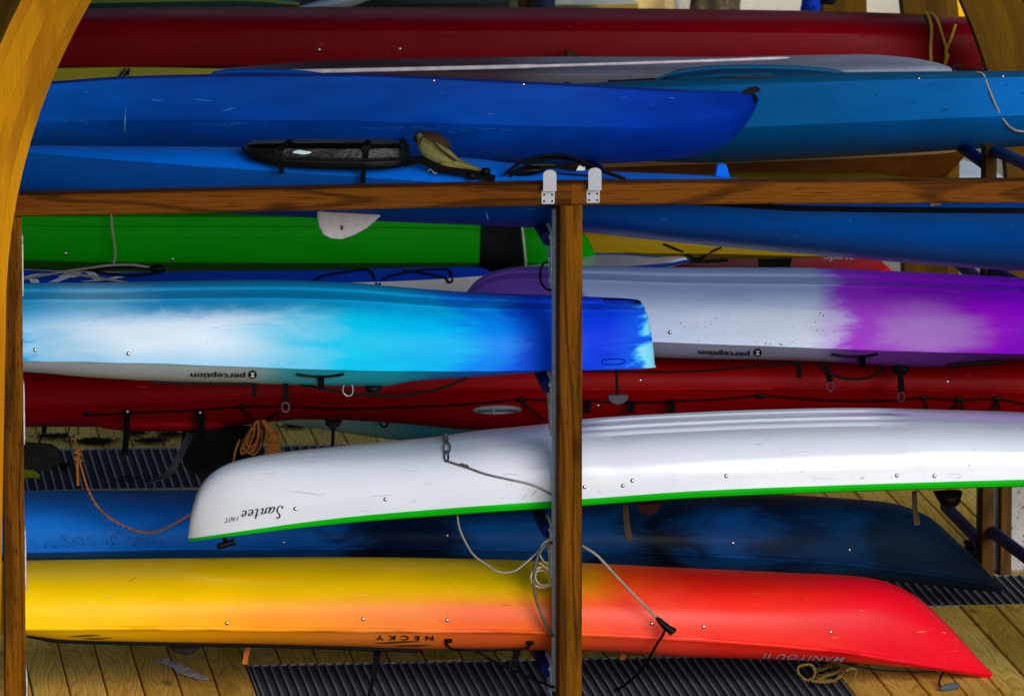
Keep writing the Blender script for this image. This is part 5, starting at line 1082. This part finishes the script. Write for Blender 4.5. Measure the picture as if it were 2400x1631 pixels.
boat('paddle_board', 'white board edge lying above the red canoe left of centre', None, 8.6, [(430, 14), (470, 8), (555, 7), (566, 12)], [(430, 17), (500, 16), (566, 17)], [(430, 24), (566, 26)], [(430, .02), (500, .12), (566, .1)], FULL, DECKLO, flatp('pale_white_plastic', 'd0d6de', rough=.3), None, 430, 566, 20, cat='paddle board', pn=('deck', 'hull'))
boat('sit_on_top_kayak', 'charcoal kayak cut by the top edge above the middle of the canoe', None, 9.4, [(560, 6), (640, -30), (1100, -60), (1190, -20)], [(560, 16), (1190, 10)], [(560, 30), (1190, 30)], [(560, .05), (700, .25), (1100, .3), (1190, .1)], FULL, DECKLO, flatp('charcoal_plastic', '24282c', rough=.3), None, 560, 1190, 24)
boat('sit_on_top_kayak', 'pale grey kayak leaning above the canoe, blurred and cut by the top edge', None, 9.0, [(690, 22), (760, 2), (860, -30), (1000, -60)], [(690, 24), (780, 14), (860, -6), (1000, -40)], [(690, 26), (800, 24), (870, 2), (1000, -30)], [(690, .02), (800, .12), (1000, .2)], FULL, DECKLO, flatp('pale_grey_plastic', '8c98a4', rough=.3), None, 690, 1000, 20)
boat('dinghy', 'upturned white dinghy gleaming behind the wooden boat\'s end at right', None, 13.0, [(2150, 400), (2200, 378), (2270, 372), (2340, 396), (2380, 430)], [(2150, 440), (2380, 440)], [(2150, 450), (2380, 450)], [(2150, .2), (2260, .6), (2380, .2)], FULL, RAIL,
     flatp('bright_ground_white', 'e0e4e4', rough=.35), None, 2150, 2380, 20, cat='dinghy', pn=('hull', 'rim'))  # white hull added in place of the bright, lit gravel
q = box(XM(2190, 7.8), XM(2292, 7.8), 7.776, 7.80, 1.74, 2.6, .003); o = mesh_obj('lit_edge_strip', q[0], q[1], simple('lit_edge_yellow', 'f0bc00', .5), None, None); tag(o, 'added yellow strip for the lit edge of the arch leg above the canoe at far right', 'board')  # added strip: the arch leg's lit edge put in as bright yellow

# ------------------------------------------------------------------ scratches, rub marks and specks on the hulls
def scuffs(b, n, x0, x1, ya, yb, m, L=(6, 40), th=(.6, 1.6), ang=.12, seed=1, clusters=None):
    r_ = np.random.default_rng(seed); V = []; Fs = []
    for _ in range(n):
        x = r_.uniform(x0, x1); t = r_.random(); y = ya(x) + (yb(x) - ya(x)) * t
        if clusters:
            c = clusters[r_.integers(len(clusters))]; x = c[0] + r_.normal() * c[2]; y = c[1] + r_.normal() * c[3]
        l = r_.uniform(*L) * r_.random(); h = r_.uniform(*th); a = r_.normal() * ang + (1.3 if r_.random() < .12 else 0); k_ = 5; b0 = len(V); ok = True; row = []
        for i in range(k_):
            q = i / (k_ - 1); px_, py_ = x + (q - .5) * l * math.cos(a), y + (q - .5) * l * math.sin(a) + r_.normal() * .25; hh = h * (.25 + math.sin(math.pi * q)) * .5
            for s_ in (-1, 1):
                d = Vector(ray(px_, py_ + s_ * hh)).normalized(); qq = b.bvh.ray_cast(Vector(CAM), d)
                if qq[0] is None: ok = False; break
                row.append(tuple(qq[0] - d * .0025))
            if not ok: break
        if not ok: continue
        V += row; Fs += [(b0 + 2*i, b0 + 2*i + 2, b0 + 2*i + 3, b0 + 2*i + 1) for i in range(k_ - 1)]
    if V: o = mesh_obj('scuff_marks', V, Fs, m, b.root, None); o['kind'] = 'stuff'
cst = lambda v: (lambda x: v)
gr = simple('grey_rub', '8a8f9a', .7); dk = simple('dark_rub', '2c2e30', .7); pb_ = simple('pale_blue_rub', '3f86d8', .7); po_ = simple('pale_orange_rub', 'f4a860', .7); pr_ = simple('pale_red_rub', 'e8707a', .7); dg = simple('algae_speck', '0c2a2c', .8)
scuffs(santee, 34, 560, 2400, lambda x: curve([(500, 1110), (1200, 1030), (2400, 985)])(x), lambda x: santee.fS(x) - 8, gr, (10, 90), (.4, .9), .1, 11)
scuffs(santee, 16, 1150, 2400, lambda x: 1060, lambda x: santee.fS(x) - 6, dk, (4, 34), (.5, 1.4), .5, 12)
scuffs(necky, 16, 80, 2250, lambda x: 1345, lambda x: necky.fS(x) - 8, po_, (6, 70), (.5, 1.3), .15, 13)
scuffs(necky, 10, 300, 2200, lambda x: 1340, lambda x: necky.fS(x) - 6, simple('brown_rub', '7a3a10', .7), (4, 30), (.5, 1.2), .6, 14)
scuffs(necky, 9, 2150, 2300, lambda x: 1480, lambda x: necky.fS(x) - 8, pr_, (3, 20), (.5, 1.6), 1.2, 15)
scuffs(purple, 60, 1550, 2000, cst(690), cst(812), dk, (2, 9), (.8, 2.2), 1.0, 16, clusters=[(1640, 760, 30, 18), (1920, 742, 8, 6), (1935, 775, 10, 10), (1850, 805, 60, 3), (1700, 730, 80, 25), (1800, 807, 50, 3), (1690, 750, 40, 15), (1880, 760, 50, 20)])
scuffs(cyan, 8, 100, 1480, cst(720), cst(850), gr, (3, 26), (.5, 1.1), .4, 17)
scuffs(royal, 14, 120, 1700, cst(215), lambda x: curve([(100, 295), (800, 298), (1700, 335)])(x), pb_, (8, 60), (.6, 1.6), .15, 18)
scuffs(royal, 110, 430, 1400, cst(285), cst(298), simple('dull_blue_rub', '1c62c4', .7), (10, 60), (.8, 2.0), .15, 19, clusters=[(520, 291, 50, 3), (950, 300, 90, 3), (1130, 305, 60, 3), (160, 288, 60, 4)])
scuffs(topblue, 8, 600, 2400, lambda x: topblue.fS(x) + 10, lambda x: topblue.fS(x) + 90, pb_, (6, 50), (.5, 1.2), .2, 20)
scuffs(teal, 14, 1800, 2400, cst(200), cst(290), dg, (4, 24), (.8, 1.8), .5, 21)
scuffs(navy, 200, 80, 460, cst(1200), cst(1282), dg, (2, 9), (.8, 2.4), 1.0, 22, clusters=[(150, 1270, 40, 10), (270, 1255, 14, 18), (230, 1275, 50, 6), (110, 1280, 30, 6), (340, 1262, 40, 10)])
scuffs(navy, 12, 1400, 2300, cst(1190), lambda x: navy.fS(x) - 10, simple('slate_rub', '3c5a7c', .7), (8, 60), (.5, 1.2), .2, 23)
scuffs(redk, 10, 100, 2400, lambda x: redk.fS(x) - 40, lambda x: redk.fS(x) + 20, simple('pale_rub', 'b05058', .7), (4, 40), (.5, 1.1), .3, 24)
scuffs(canoe, 9, 150, 2300, cst(50), cst(150), simple('pink_rub', 'a05058', .7), (4, 40), (.6, 1.4), .3, 25)
